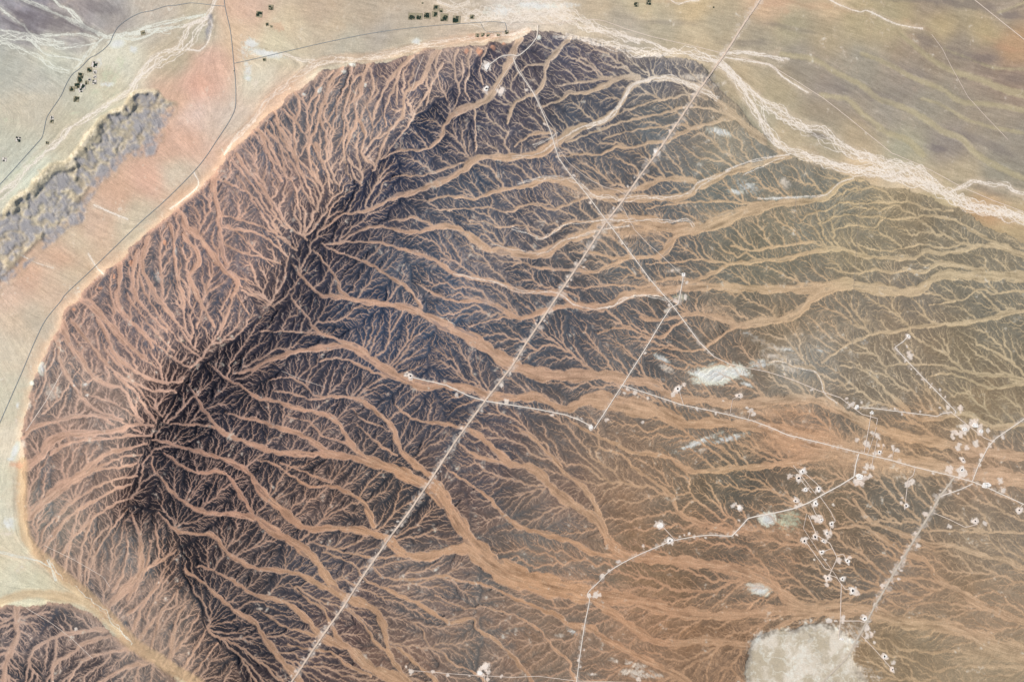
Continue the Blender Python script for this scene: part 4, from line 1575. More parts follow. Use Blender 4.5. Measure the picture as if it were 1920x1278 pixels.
FAN = """
100 800 60 40 .5
120 880 60 60 .8
90 960 50 50 .7
150 950 60 40 .7
170 620 50 60 .5
150 670 50 50 .4
260 540 40 60 .4
330 430 40 30 .8
290 480 40 30 .5
480 260 60 40 .3
560 220 80 60 .2
440 320 40 60 .5
420 400 30 60 .5
180 1080 60 50 .7
230 1130 50 50 .7
280 1200 50 40 .8
340 1240 50 40 .6
300 1120 50 60 .5
400 1270 60 40 .5
60 1180 40 30 .5
230 1230 60 40 .5
1160 757 60 16 1.2
1500 828 100 26 1.6
1450 770 90 16 .9
1600 860 90 22 1.2
1700 880 90 20 1.0
1450 600 40 20 .6
1280 535 100 16 .6
1380 600 40 16 .6
1340 580 50 16 .7
1030 1095 90 24 1.0
1150 1110 90 16 .7
1400 1080 60 30 .9
1400 1140 60 16 .8
1450 1000 70 14 .7
1350 990 70 12 .8
1550 1140 70 14 .9
1750 1180 90 14 .8
1850 1220 70 20 .8
1720 1040 90 14 .4
1350 410 60 18 .8
1200 425 60 16 .9
1120 360 60 14 .8
1170 440 80 16 .6
1030 280 50 20 .5
1550 540 70 14 .5
880 990 14 40 .5
1370 1260 60 60 .5
1420 1180 60 20 .5
1640 1230 40 60 .4
1880 1240 80 40 .6
1700 820 80 20 .6
1850 1000 80 60 .2
1650 1000 60 30 .3
"""
def PATCHF(x, y, hs, n1):
    o = np.zeros_like(x)
    for cx, cy, rx, ry, s in rows(FAN):
        d = ((x - cx) / rx) ** 2 + ((y - cy) / ry) ** 2
        o += np.exp(-d) * s
    return np.minimum(o, 1.8) * np.where(x < 600, .22, .85)

CUESTA = "240,172 262,168 290,174 322,182 338,196 326,214 310,240 304,262 286,282 272,298 238,304 224,324 207,333 188,355 170,378 160,402 150,416 128,434 106,450 88,468 68,484 42,508 20,530 0,552 -160,640 -160,500 0,412 4,392 30,362 50,345 70,330 92,312 130,296 142,276 158,256 170,236 190,212 226,196"
SLABS = """
253,177 275,176 300,178 315,186 326,198 322,212 310,222 300,215 285,205 275,193 262,196 256,188
270,184 290,190 302,200 312,212 318,228 308,240 300,228 288,214 276,200
200,215 225,215 245,220 258,233 275,240 298,255 300,267 290,287 270,297 250,295 242,287 226,295 220,280 198,275 191,283 191,240 207,240 222,240 214,231 203,222
140,296 165,298 168,278 180,282 198,286 218,292 222,302 205,318 190,330 180,340 165,345 150,342 144,330 148,315
50,360 60,368 72,372 95,374 100,358 112,362 132,368 140,378 150,383 160,395 150,402 135,412 125,420 108,415 100,438 82,438 72,432 67,420 56,400 50,380
0,405 15,401 50,400 65,415 62,432 45,435 35,450 40,460 25,480 12,490 -10,515 -60,560 -150,600 -150,470 -60,430
38,437 58,436 60,450 57,462 45,468 40,455
30,380 45,375 50,395 35,398
105,335 130,332 148,345 155,360 135,360 108,352
232,190 240,196 246,206 240,212 234,202
392,22 400,24 397,45 393,70 389,85 386,80 390,50
"""
def MESAS(col, H, n1, n2, n3, pc):
    """grey dipping slabs between ridges of broken cream and yellow rock"""
    cp = parse_poly(CUESTA)
    q = (slice(0, int((700 - Y0) / G)), slice(0, int((440 - X0) / G)))
    x, y = gx[q], gy[q]
    wn = fbm(x, y, 24, 301, 5, .65) * 17; wm = fbm(x, y, 24, 331, 5, .65) * 17
    f1 = fbm(x, y, 8, 371, 3) * 6.5; f2 = fbm(x, y, 8, 391, 3) * 6.5
    ins = inside(cp, x + wn, y + wm).astype(np.float32)
    sl = np.zeros_like(ins)
    for ln in SLABS.strip().splitlines():
        sl = np.maximum(sl, inside(parse_poly(ln), x + wn * .45 + f1, y + wm * .45 + f2))
    gul = np.abs(fbm(x, y, 34, 351, 4)); gul2 = np.abs(fbm((x * .74 + y * .67) * .33 + 2 * n2[q], -x * .67 + y * .74, 9, 357, 3))
    fine_ = fbm(x, y, 5, 397, 3)
    core = blur(ins, 3) > .8
    nb_ = np.clip(blur(ins, 5) - np.roll(np.roll(blur(ins, 5), 11, 0), 9, 1), 0, 1)
    slp = np.maximum(sl, core * (nb_ < .25) * (fbm(x, y, 26, 353, 4) > -.12))
    val = smooth(.045, .012, gul + .015 * f1 / 6)
    val = np.maximum(val, smooth(.10, .04, np.abs(fbm(x + 6 * n2[q], y + 6 * n1[q], 42, 365, 4))) * .9)
    sl = slp * (1 - val)
    sl = sl * (np.abs(fbm(x * .74 + y * .67, (-x * .67 + y * .74) * 1.0, 30, 367, 3) ) > .03)
    top = blur(sl, 1); out = blur(ins, 4)
    wide = blur(slp, 4); tp = blur(slp, 1); vb = blur(val * slp, 1)
    grey = lin([164, 161, 163]) * (1 + .10 * n2[q] + .06 * n3[q] + .16 * smooth(.07, .0, gul2))[..., None]
    t = smooth(-.3, .5, n2[q] + n3[q] * .6)[..., None]
    c0 = col[q]
    yel = lin([178, 166, 142]) * (1 - t) + lin([210, 196, 166]) * t
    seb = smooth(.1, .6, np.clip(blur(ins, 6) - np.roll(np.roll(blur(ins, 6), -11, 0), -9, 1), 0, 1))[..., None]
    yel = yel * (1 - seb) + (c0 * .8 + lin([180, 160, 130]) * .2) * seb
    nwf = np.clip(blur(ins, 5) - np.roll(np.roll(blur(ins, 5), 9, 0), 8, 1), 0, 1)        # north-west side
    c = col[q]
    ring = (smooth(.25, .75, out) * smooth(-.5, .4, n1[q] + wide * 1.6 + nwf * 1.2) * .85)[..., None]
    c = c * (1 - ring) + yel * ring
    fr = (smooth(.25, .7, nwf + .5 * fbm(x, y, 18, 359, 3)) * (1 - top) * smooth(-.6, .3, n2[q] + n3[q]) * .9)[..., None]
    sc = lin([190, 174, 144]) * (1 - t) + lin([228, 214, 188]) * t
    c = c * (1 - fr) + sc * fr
    tt = (top * .92)[..., None]
    c = c * (1 - tt) + grey * tt
    col[q] = c
    h = np.zeros_like(H)
    h[q] = smooth(.3, .8, np.maximum(out * .8, wide)) * (3.0 + 4.0 * np.clip(nwf + .7 * fbm(x, y, 16, 363, 3), 0, 1)) * (1 - tp) * (1 - .9 * seb[..., 0]) + out * (1 - tp) * (.25 * n2[q] + .55 * fine_ + .3 * n3[q]) * (1 - .8 * seb[..., 0]) + top * (.9 * (1 - smooth(0, .10, gul2)) * -1 + .2) + tp * 1.5 * (.5 - np.abs(fbm((x * .74 + y * .67) * .4, -x * .67 + y * .74, 12, 387, 3)) * 2) - 2.2 * vb * (1 - seb[..., 0])
    return col, H + h, h
#--END--
# ================= scene building =================
R = run_sim()
col, H, _s, _rel = compose(R)
ROADS = roads_parsed()
# road beds and pads: the ground is levelled where they run
Hs = blur(H, 3)
lev = np.zeros_like(H)
def level_at(x, y, r):
    R_ = r + 4
    i0, i1 = max(0, int((x - X0 - R_) / G)), int((x - X0 + R_) / G) + 2
    j0, j1 = max(0, int((y - Y0 - R_) / G)), int((y - Y0 + R_) / G) + 2
    q = (slice(j0, j1), slice(i0, i1))
    lev[q] = np.maximum(lev[q], smooth(r + 3.5, r + 1.8, np.hypot(px[q] - x, py[q] - y)))
RS = []
for name, label, w_, k_, P in ROADS:
    if k_ == 0 or 'looping' in label or 'winding' in label: Q, _ = spline(P, np.ones(len(P)), 1.5)
    else:                                   # straight graded legs with tight bends
        L_ = np.r_[0, np.cumsum(np.hypot(*np.diff(P, axis=0).T))]
        t_ = np.linspace(0, L_[-1], max(3, int(L_[-1] / 1.5)))
        Q = np.c_[np.interp(t_, L_, P[:, 0]), np.interp(t_, L_, P[:, 1])]
        Q[1:-1] = (Q[:-2] + 2 * Q[1:-1] + Q[2:]) / 4
    RS.append(Q)
    for x, y in Q[::2]: level_at(x, y, w_ * .5)
H = H * (1 - lev) + Hs * lev
# ---- farms and works lists
FARMS = [
 (177, 121, 9, 'dark green farm plot at the top of the village left of the scarp'),
 (168, 131, 8, 'farm plot with open pale yard second from the top of the left village'),
 (178, 135, 6, 'sparse farm plot on white ground at the right of the left village'),
 (151, 142, 9, 'scattered farm plot nearest the road in the left village'),
 (178, 144, 5, 'small farm plot at the right edge of the left village, above the lowest right one'),
 (149, 151, 8, 'dense farm plot at the left side of the left village'),
 (168, 149, 5, 'small slanting farm plot in the middle of the left village'),
 (163, 155, 6, 'thin broken farm plot in the middle of the left village'),
 (177, 154, 7, 'lowest farm plot on the right side of the left village'),
 (145, 161, 9, 'dense rounded farm plot near the bottom of the left village'),
 (155, 162, 8, 'dark block shaped farm plot near the bottom of the left village'),
 (135, 167, 8, 'farm plot farthest left in the left village'),
 (151, 169, 7, 'lowest dense farm plot of the left village'),
 (143, 186, 9, 'tall narrow farm plot standing alone under the left village'),
 (97, 221, 6, 'upper of two small groves by the winding road'),
 (97, 228, 6, 'lower of two small groves by the winding road'),
 (34, 261, 8, 'black farm plot alone on the greenish plain at the far left'),
 (89, 268, 5, 'tiny grove just right of the winding road'),
 (8, 299, 7, 'farm plot at the left edge of the picture'),
 (268, 62, 7, 'faint speckled farm plot on a knoll among the pale washes'),
 (439, 133, 2, 'tiny dark bush garden beside the highway'),
 (486, 27, 10, 'dark rounded farm plot left of the sand plain'),
 (508, 14, 8, 'broken farm plot nearest the top edge on the sand plain'),
 (501, 46, 5, 'small slanted farm plot below the dark rounded one'),
 (509, 50, 4, 'faint farm plot right of the small slanted one'),
 (496, 112, 5, 'single green grove at the edge of the white silt'),
 (772, 31, 11, 'square walled farm plot at the left end of the northern farms'),
 (786, 31, 10, 'round dark farm plot second from the left in the northern farms'),
 (801, 30, 10, 'dense square farm plot third from the left in the northern farms'),
 (815, 27, 9, 'walled farm plot below the tallest northern farm'),
 (818, 15, 9, 'farm plot at the top of the northern farms'),
 (827, 20, 6, 'narrow dark farm plot touching the topmost northern farm'),
 (833, 33, 12, 'wide spotted farm plot in the right half of the northern farms'),
 (856, 37, 12, 'dark farm plot farthest right beside the paved road'),
 (885, 32, 7, 'solitary farm plot right of the northern farms'),
 (792, 6, 3, 'tiny grove above the northern farms'),
 (895, 67, 6, 'first garden from the left in the row below the paved road'),
 (905, 66, 6, 'second garden from the left in the row below the paved road'),
 (915, 67, 5, 'third garden from the left in the row below the paved road'),
 (934, 67, 5, 'faint hollow square garden fourth in the row below the paved road'),
 (950, 61, 6, 'dark green garden at the right end of the village by the paved road'),
 (1193, 9, 7, 'left of two dark groves at the top edge'),
 (1216, 5, 8, 'right of two dark groves at the top edge'),
 (1338, 14, 3, 'tiny dark grove alone near the top edge'),
]
for f in FARMS: level_at(f[0], f[1], f[2] * .5)
for f in WELLS: level_at(f[0], f[1], f[2])
H = H * (1 - lev) + Hs * lev

def hgt(x, y):
    x = np.asarray(x, float); y = np.asarray(y, float)
    u = np.clip((x - X0) / G, 1, NX - 3); v = np.clip((y - Y0) / G, 1, NY - 3)
    i = u.astype(int); j = v.astype(int)
    return np.maximum.reduce([H[j, i], H[j + 1, i], H[j, i + 1], H[j + 1, i + 1]]) * S
def W(x, y): return (x - 960.0) * S, (639.0 - y) * S

# ---- materials
def mat(name, color=None, rough=.95, noise=None, attr=None, amt=.25, bump=0.0):
    m = bpy.data.materials.new(name); m.use_nodes = True
    n = m.node_tree; b = n.nodes['Principled BSDF']
    b.inputs['Roughness'].default_value = rough
    b.inputs['Specular IOR Level'].default_value = .15
    tc = n.nodes.new('ShaderNodeTexCoord')
    nz = n.nodes.new('ShaderNodeTexNoise'); nz.inputs['Scale'].default_value = noise or .02
    nz.inputs['Detail'].default_value = 5; nz.inputs['Roughness'].default_value = .6
    n.links.new(tc.outputs['Object'], nz.inputs['Vector'])
    mr = n.nodes.new('ShaderNodeMapRange'); mr.inputs[1].default_value = .25; mr.inputs[2].default_value = .75
    mr.inputs[3].default_value = 1 - amt; mr.inputs[4].default_value = 1 + amt
    n.links.new(nz.outputs[0], mr.inputs[0])
    mx = n.nodes.new('ShaderNodeVectorMath'); mx.operation = 'SCALE'
    if attr:
        at = n.nodes.new('ShaderNodeAttribute'); at.attribute_name = attr
        n.links.new(at.outputs['Color'], mx.inputs[0])
    else:
        rgb = n.nodes.new('ShaderNodeRGB'); rgb.outputs[0].default_value = (*color, 1)
        n.links.new(rgb.outputs[0], mx.inputs[0])
    n.links.new(mr.outputs[0], mx.inputs['Scale'])
    n.links.new(mx.outputs[0], b.inputs['Base Color'])
    if bump:
        bp = n.nodes.new('ShaderNodeBump'); bp.inputs['Strength'].default_value = bump; bp.inputs['Distance'].default_value = 6
        n.links.new(nz.outputs[0], bp.inputs['Height']); n.links.new(bp.outputs[0], b.inputs['Normal'])
    return m
def L3(*c): return tuple(float(v) for v in lin(c))
M_ground = mat('desert_ground', attr='albedo', noise=.03, amt=.17)
M_asph = mat('asphalt', L3(156, 160, 160), .9, .03, amt=.12)
M_white = mat('graded_gravel', L3(240, 228, 214), .95, .02, amt=.10)
M_tan = mat('pipeline_gravel', L3(226, 204, 184), .95, .012, amt=.22)
M_grey = mat('dusty_road', L3(206, 192, 174), .95, .012, amt=.18)
M_track = mat('dusty_track', L3(234, 216, 200), .95, .015, amt=.16)
M_line = mat('survey_cut', L3(160, 148, 134), .95, .015, amt=.14)
M_pad = mat('pad_gravel', L3(250, 244, 236), .95, .03, amt=.10)
M_padp = mat('pad_sand', L3(244, 228, 214), .95, .03, amt=.12)
M_pit = mat('oily_pit', L3(24, 24, 30), .35, .05, amt=.3)
M_berm = mat('pit_berm', L3(232, 222, 212), .95, .05, amt=.2)
M_steel = mat('steel', L3(150, 152, 156), .5, .1, amt=.1)
M_leaf = mat('palm_foliage', L3(46, 66, 56), .9, .05, amt=.45)
M_leaf2 = mat('scrub_foliage', L3(60, 82, 56), .9, .05, amt=.4)
M_soil = mat('farm_soil', L3(168, 158, 132), .95, .03, amt=.2)
M_wall = mat('mud_wall', L3(120, 112, 98), .95, .1, amt=.15)
M_house = mat('plaster', L3(226, 222, 212), .9, .1, amt=.08)
M_tank = mat('tank_paint', L3(214, 216, 216), .5, .1, amt=.06)

def mesh_obj(name, V, Fc, m, parent=None, smooth_=False):
    me = bpy.data.meshes.new(name); me.from_pydata([tuple(v) for v in V], [], Fc); me.update()
    me.materials.append(m)
    o = bpy.data.objects.new(name, me); COL.objects.link(o)
    if parent is not None: o.parent = parent
    if smooth_: me.polygons.foreach_set('use_smooth', [True] * len(me.polygons))
    return o
def tag(o, label, cat, group=None):
    o['label'] = label; o['category'] = cat
    if group: o['group'] = group
def empty(name, x, y, z):
    o = bpy.data.objects.new(name, None); o.empty_display_size = 20; COL.objects.link(o); o.location = (x, y, z); return o

# ---- the ground sheet
gxv = (px - 960.0) * S; gyv = (639.0 - py) * S
co = np.empty((NY * NX, 3), np.float32)
co[:, 0] = gxv.ravel(); co[:, 1] = gyv.ravel(); co[:, 2] = (H * S).ravel()
jj, ii = np.mgrid[0:NY - 1, 0:NX - 1]
a = (jj * NX + ii).ravel()
quad = np.stack([a, a + NX, a + NX + 1, a + 1], 1).astype(np.int32)
# surrounding desert: the border of the sheet carried outward to the horizon
bord = np.concatenate([np.arange(NX), np.arange(1, NY) * NX + NX - 1, (NY - 1) * NX + np.arange(NX - 2, -1, -1), np.arange(NY - 2, 0, -1) * NX])
nb = len(bord)
colf = col.reshape(-1, 3)
rings = [1.012, 1.03, 1.07, 1.15, 1.3, 1.6, 2.2, 3.5, 6, 12, 22]
Vx = [co]; Cx = [colf]; Fx = [quad]
prev = bord; bz = co[bord, 2]; bc = colf[bord]
rg = np.random.default_rng(5)
for n_, k in enumerate(rings):
    P = co[bord].copy(); P[:, 0] *= k; P[:, 1] *= k
    t = min(1, (k - 1) / .5)
    kr = 3 + n_ * 12
    zz = np.convolve(np.r_[bz[-kr:], bz, bz[:kr]], np.ones(2 * kr + 1) / (2 * kr + 1), 'valid')
    P[:, 2] = zz * (1 - t) + 30 * vnoise(P[:, 0], P[:, 1], 3000, 5) * t * (k < 4)
    cc = np.stack([np.convolve(np.r_[bc[-kr:, c], bc[:, c], bc[:kr, c]], np.ones(2 * kr + 1) / (2 * kr + 1), 'valid') for c in range(3)], 1)
    tt = min(1, (k - 1) / 1.2)
    cc = (cc * (1 - tt) + lin([176, 156, 128]) * tt) * (1 + .16 * vnoise(P[:, 0], P[:, 1], 1200 * k, 9))[:, None]
    idx = np.arange(nb) + len(co) + n_ * nb
    Vx.append(P); Cx.append(cc.astype(np.float32))
    Fx.append(np.stack([prev, np.roll(prev, -1), np.roll(idx, -1), idx], 1).astype(np.int32)[:, ::-1][:, [0, 1, 2, 3]][:, ::-1])
    prev = idx
V_ = np.concatenate(Vx); C_ = np.concatenate(Cx)
Fx = [Fx[0]] + [f[:, ::-1] for f in Fx[1:]]
Q_ = np.concatenate(Fx)
me = bpy.data.meshes.new('desert_ground')
me.vertices.add(len(V_)); me.vertices.foreach_set('co', V_.astype(np.float32).ravel())
me.loops.add(len(Q_) * 4); me.loops.foreach_set('vertex_index', Q_.ravel().astype(np.int32))
me.polygons.add(len(Q_)); me.polygons.foreach_set('loop_start', np.arange(0, len(Q_) * 4, 4, dtype=np.int32))
me.update(calc_edges=True)
me.polygons.foreach_set('use_smooth', np.ones(len(Q_), bool))
at = me.attributes.new('albedo', 'FLOAT_COLOR', 'POINT')
at.data.foreach_set('color', np.c_[C_, np.ones(len(C_))].astype(np.float32).ravel())
me.materials.append(M_ground)
g = bpy.data.objects.new('desert_ground', me); COL.objects.link(g); g['kind'] = 'structure'

# ---- roads and tracks, laid on the levelled bed
MK = {0: M_asph, 1: M_white, 2: M_tan, 3: M_track}
for n_, ((name, label, w_, k_, P), Q) in enumerate(zip(ROADS, RS)):
    r = np.random.default_rng(100 + n_)
    wob = {0: .03, 1: .12, 2: .22, 3: .22}[k_]
    m_ = M_line if name == 'survey_line' else (M_grey if 'bottom right salt flat' in label else MK[k_])
    w_ = w_ * {0: .6, 1: .66, 2: .72, 3: 1.0}[k_]
    T = np.gradient(Q, axis=0); T /= np.maximum(np.hypot(T[:, 0], T[:, 1]), 1e-6)[:, None]
    N_ = np.c_[-T[:, 1], T[:, 0]]
    V = []; n = len(Q)
    if k_ in (2, 3): Q = Q + N_ * (.12 * vnoise(np.arange(n) * 1.0, np.zeros(n), 5, 7 + n_))[:, None]
    dz = 2.2 + .12 * (len(ROADS) - n_)
    hl_ = w_ * .5 * (1 + wob * vnoise(np.arange(n) * 1.0, np.zeros(n) + 3, 2.5, 70 + n_)) * (1 if k_ in (0,) else (.75 if k_ == 3 else .95))
    hr_ = w_ * .5 * (1 + wob * vnoise(np.arange(n) * 1.0, np.zeros(n) + 9, 2.5, 90 + n_)) * (1 if k_ in (0,) else (.75 if k_ == 3 else .95))
    for s_, hh in ((-1, hl_), (0, hl_ * 0), (1, hr_)):
        p = Q + N_ * (s_ * hh)[:, None]
        z = hgt(p[:, 0], p[:, 1]) + dz + (.25 if s_ == 0 else 0)
        x_, y_ = W(p[:, 0], p[:, 1])
        V.append(np.c_[x_, y_, z])
    V = np.concatenate(V)
    Fc = []
    for i in range(n - 1):
        Fc.append((i, i + 1, n + i + 1, n + i)); Fc.append((n + i, n + i + 1, 2 * n + i + 1, 2 * n + i))
    o = mesh_obj(name, V, Fc, m_)
    o['kind'] = 'structure'; o['label'] = label

# ---- shapes
def blob(r, n=18, amp=.22, seed=0, sx=1, sy=1, rot=0):
    q = np.random.default_rng(seed); ph = q.random(4) * 6.28
    a = np.linspace(0, 2 * np.pi, n, endpoint=False)
    rr = r * (1 + amp * (np.sin(2 * a + ph[0]) * .5 + np.sin(3 * a + ph[1]) * .35 + np.sin(5 * a + ph[2]) * .3) + amp * .3 * (q.random(n) - .5))
    x, y = rr * np.cos(a) * sx, rr * np.sin(a) * sy
    c, s = math.cos(rot), math.sin(rot)
    return np.c_[x * c - y * s, x * s + y * c]
def slab(name, outline, z0, z1, m, parent, inset=.93):
    n = len(outline)
    V = [(x, y, z0) for x, y in outline] + [(x * inset, y * inset, z1) for x, y in outline] + [(0, 0, z1)]
    Fc = [(i, (i + 1) % n, n + (i + 1) % n, n + i) for i in range(n)] + [(n + i, n + (i + 1) % n, 2 * n) for i in range(n)]
    return mesh_obj(name, V, Fc, m, parent)
def boxes(name, lst, m, parent, roof=0.0):
    V = []; Fc = []
    for (cx, cy, z, lx_, ly_, h, rot) in lst:
        c, s = math.cos(rot), math.sin(rot); b = len(V)
        for zz in (z, z + h):
            for ux, uy in ((-1, -1), (1, -1), (1, 1), (-1, 1)):
                x_, y_ = ux * lx_ / 2, uy * ly_ / 2
                V.append((cx + x_ * c - y_ * s, cy + x_ * s + y_ * c, zz))
        if roof:
            for uy in (-1, 1): V.append((cx - uy * ly_ / 2 * s, cy + uy * ly_ / 2 * c, z + h + roof))
            Fc += [(b + 4, b + 5, b + 8), (b + 6, b + 7, b + 9), (b + 5, b + 6, b + 9, b + 8), (b + 7, b + 4, b + 8, b + 9)]
        else: Fc.append((b + 4, b + 5, b + 6, b + 7))
        for i in range(4): Fc.append((b + i, b + (i + 1) % 4, b + 4 + (i + 1) % 4, b + 4 + i))
        Fc.append((b + 3, b + 2, b + 1, b))
    return mesh_obj(name, V, Fc, m, parent)
def cyl(name, x, y, z, r, h, m, parent, n=24, dome=0.0):
    V = [(x + r * math.cos(6.2832 * i / n), y + r * math.sin(6.2832 * i / n), zz) for zz in (z, z + h) for i in range(n)] + [(x, y, z + h + dome)]
    Fc = [(i, (i + 1) % n, n + (i + 1) % n, n + i) for i in range(n)] + [(n + i, n + (i + 1) % n, 2 * n) for i in range(n)]
    return mesh_obj(name, V, Fc, m, parent)

# ---- oil well pads: gravel pad, bermed pit with oily water, wellhead
for n_, (x, y, r, label, pit) in enumerate(WELLS):
    q = np.random.default_rng(500 + n_)
    wx_, wy_ = W(x, y); z = float(hgt(x, y)) + 3.0
    nm = 'well_pad' if pit else 'cleared_pad'
    t = empty(nm, wx_, wy_, z)
    tag(t, label, 'well pad' if pit else 'cleared pad', 'oil well pads with dark pits' if pit else 'bare white pads cleared beside the roads')
    R_ = r * S
    slab('gravel_pad', blob(R_ * 1.08, 14, .34, n_, 1 + .25 * q.random(), 1, q.random() * 3), -6, 1.6, M_pad if n_ % 3 else M_padp, t)
    if pit:
        ox, oy = (q.random(2) - .5) * R_ * .35
        pr = (15 + 9 * q.random()) * min(1.3, r / 3.3)
        o = blob(pr, 12, .2, n_ + 9, 1.2, .9, q.random() * 3)
        ou = o * 1.35
        nn = len(o)
        V = [(a_ + ox, b_ + oy, 1.4) for a_, b_ in ou] + [(a_ * .9 + ox, b_ * .9 + oy, 5.0) for a_, b_ in ou] + [(a_ + ox, b_ + oy, 2.4) for a_, b_ in o]
        Fc = [(k * nn + i, k * nn + (i + 1) % nn, (k + 1) * nn + (i + 1) % nn, (k + 1) * nn + i) for k in (0, 1) for i in range(nn)]
        mesh_obj('pit_berm', V, Fc, M_berm, t)
        mesh_obj('oily_pit', [(a_ * 1.02 + ox, b_ * 1.02 + oy, 2.9) for a_, b_ in o], [tuple(range(nn))], M_pit, t)
        hx, hy = -ox * 1.2 + 14, -oy * 1.2 - 12
        w1 = cyl('wellhead', hx, hy, 1.4, 2.2, 7, M_steel, t, 10, .8)
        boxes('equipment_skid', [(hx + 10, hy + 3, 1.4, 9, 4, 3.2, q.random())], M_steel, t)
    else:
        boxes('site_cabin', [(R_ * .2, R_ * .1, 1.4, 14, 6, 3.4, q.random() * 3)], M_house, t, 1.0)

# ---- works: yards with tanks and sheds
WORKS = [
 (1281, 515, 4.6, 0, 'square bright white yard at the end of the straight white road'),
 (1606, 763, 5.0, 1, 'white works yard at the left end of the level road'),
 (1634, 773, 4.0, 0, 'white works yard at the top of the two parallel tracks'),
 (1611, 893, 7.5, 2, 'large bright works yard where the double road turns down'),
 (1849, 909, 8.0, 3, 'largest works yard with round tanks at the right'),
 (1828, 797, 6.0, 1, 'long pale works yard among scraped ground above the right hand road'),
 (1808, 804, 5.0, 1, 'works yard with streaked ground left of the long pale yard'),
 (1839, 808, 4.5, 1, 'works yard at the lower right end of the scraped ground'),
 (1578, 1197, 4.0, 0, 'white yard on the salt flat at the end of the vertical track'),
]
for n_, (x, y, r, kd, label) in enumerate(WORKS):
    q = np.random.default_rng(700 + n_)
    wx_, wy_ = W(x, y); z = float(hgt(x, y)) + 3.2
    t = empty('works_yard', wx_, wy_, z); tag(t, label, 'works yard', 'oil works yards')
    R_ = r * S
    if n_ == 0: o = np.array([(-R_ * .7, -R_ * .7), (R_ * .7, -R_ * .75), (R_ * .75, R_ * .7), (-R_ * .7, R_ * .75)])
    else: o = blob(R_ * .85, 22, .25, 40 + n_, 1.2, .85, -.4 + q.random())
    slab('gravel_yard', o, -8, 1.8, M_pad, t, .97)
    for k in range([1, 2, 4, 7][kd]):
        a_ = q.random() * 6.28; d_ = R_ * (.15 + .4 * q.random())
        cyl('storage_tank', d_ * math.cos(a_), d_ * math.sin(a_), 1.7, 6 + 5 * q.random(), 10, M_tank if k % 2 else M_steel, t, 24, 1.5)
    for k in range(2 + kd):
        a_ = q.random() * 6.28; d_ = R_ * (.2 + .4 * q.random())
        boxes('shed', [(d_ * math.cos(a_), d_ * math.sin(a_), 1.7, 26, 11, 5, q.random() * 3)], M_steel if k % 2 else M_house, t, 2)

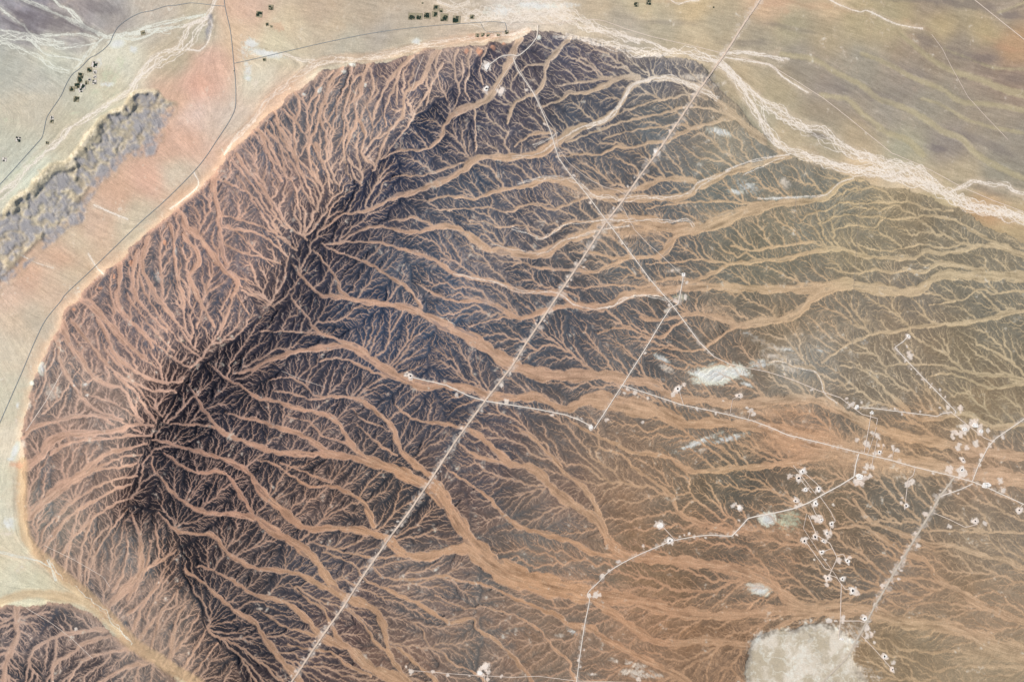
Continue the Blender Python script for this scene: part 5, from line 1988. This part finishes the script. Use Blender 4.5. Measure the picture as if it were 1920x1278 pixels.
# ---- farms: soil, groves of palms, wall, house
def crown(V, Fc, x, y, z, r, q):
    """one low tree crown: ragged dome of leaf faces over a short trunk"""
    n = 6; b = len(V)
    V.append((x, y, z + r * 1.5 + 1.5))
    for k, (rr, zz) in enumerate(((.75, 1.15), (1.0, .75), (.55, .35))):
        for i in range(n):
            a_ = 6.2832 * (i + .5 * k) / n; f = rr * r * (.8 + .4 * q.random())
            V.append((x + f * math.cos(a_), y + f * math.sin(a_), z + 1 + r * zz * (.85 + .3 * q.random())))
    for i in range(n):
        Fc.append((b, b + 1 + i, b + 1 + (i + 1) % n))
        for k in (0, 1): Fc.append((b + 1 + k * n + i, b + 1 + (k + 1) * n + i, b + 1 + (k + 1) * n + (i + 1) % n, b + 1 + k * n + (i + 1) % n))
for n_, (x, y, d, label) in enumerate(FARMS):
    q = np.random.default_rng(900 + n_)
    wx_, wy_ = W(x, y); z = float(hgt(x, y)) + 1.5
    t = empty('farm_plot', wx_, wy_, z)
    tag(t, label, 'farm plot', 'walled farm plots with dark groves')
    D_ = d * S * .60
    rot = (q.random() - .5) * .5
    north = y < 75 and x > 700
    if north: rot = -.06
    c, s = math.cos(rot), math.sin(rot)
    slab('soil', np.array([(ux * D_ * c - uy * D_ * s, ux * D_ * s + uy * D_ * c) for ux, uy in ((-1, -1), (1, -1), (1, 1), (-1, 1))]) * .96, -6, .8, M_soil if (x > 200 or n_ % 2) else M_berm, t, .99)
    ng = {0: 2}.get(0) if d <= 5 else (3 if d < 8 else 5 + int(q.random() * 3))
    dens = .9 if 'dense' in label or 'dark' in label or 'black' in label else .65
    if 'faint' in label or 'sparse' in label: dens = .35
    for k in range(ng):
        if d <= 5 and k == 0: ex_, ey_, cx_, cy_ = D_ * 1.2, D_ * 1.0, 0, 0
        else:
            ex_, ey_ = D_ * (.5 + .5 * q.random()), D_ * (.4 + .45 * q.random())
            cx_, cy_ = (q.random() - .5) * (2 * D_ - ex_), (q.random() - .5) * (2 * D_ - ey_)
        V = []; Fc = []
        sp = 9.5
        for iu in np.arange(-ex_ / 2, ex_ / 2, sp):
            for iv in np.arange(-ey_ / 2, ey_ / 2, sp):
                if q.random() > dens: continue
                u_, v_ = cx_ + iu + q.normal() * 1.8, cy_ + iv + q.normal() * 1.8
                crown(V, Fc, u_ * c - v_ * s, u_ * s + v_ * c, .8, 4.6 + 1.8 * q.random(), q)
        if V: mesh_obj('grove', V, Fc, M_leaf if (k % 4 or label.find('green grove') < 0) else M_leaf2, t)
    if d >= 5:
        th = 1.2 if not north else 3.0
        wl = []
        for ux, uy, lx_, ly_ in ((0, -1, 2 * D_, th), (0, 1, 2 * D_, th), (-1, 0, th, 2 * D_ - 2 * th - .02), (1, 0, th, 2 * D_ - 2 * th - .02)):
            a_, b_ = ux * (D_ - th / 2), uy * (D_ - th / 2)
            wl.append((a_ * c - b_ * s, a_ * s + b_ * c, -2, lx_, ly_, 4.6, rot))
        boxes('boundary_wall', wl, M_wall, t)
        a_, b_ = (q.random() - .5) * D_, (q.random() - .5) * D_
        boxes('farmhouse', [(a_, b_, .7, 15, 10, 4, rot), (a_ + 9, b_ + 9, .7, 8, 7, 3.2, rot)], M_house, t)
# village houses between the gardens and the paved road
HV = [(911, 61, 'white house farthest left in the little village under the paved road'), (913, 62, 'low white house beside the leftmost house of the little village'),
      (918, 59, 'white house nearest the middle of the village lane'), (920, 62, 'white house just below the lane of the little village'),
      (924, 62, 'bluish white house in the centre of the little village'), (930, 60, 'white house right of centre in the little village'),
      (937, 61, 'small house along the lane toward the right end garden'), (943, 62, 'last white house before the right end garden'),
      (949, 47, 'white roadside house at the end of the paved road'), (947, 66, 'white house just under the right end garden')]
for n_, (x, y, label) in enumerate(HV):
    q = np.random.default_rng(1500 + n_)
    wx_, wy_ = W(x, y); z = float(hgt(x, y))
    t = empty('village_house', wx_, wy_, z); tag(t, label, 'house', 'white houses of the little village')
    L_ = 18 + 12 * q.random(); rot = q.random() * .4
    boxes('walls', [(0, 0, -2, L_, 12, 6.5, rot)], M_house, t)
    boxes('parapet_roof', [(0, 0, 4.52, L_ + .8, 12.8, .7, rot)], M_tank, t)
    boxes('courtyard_wall', [(0, -14, -2, L_, .8, 4.2, rot)], M_wall, t)
print('BUILD', round(time.time() - T0, 1), len(V_))
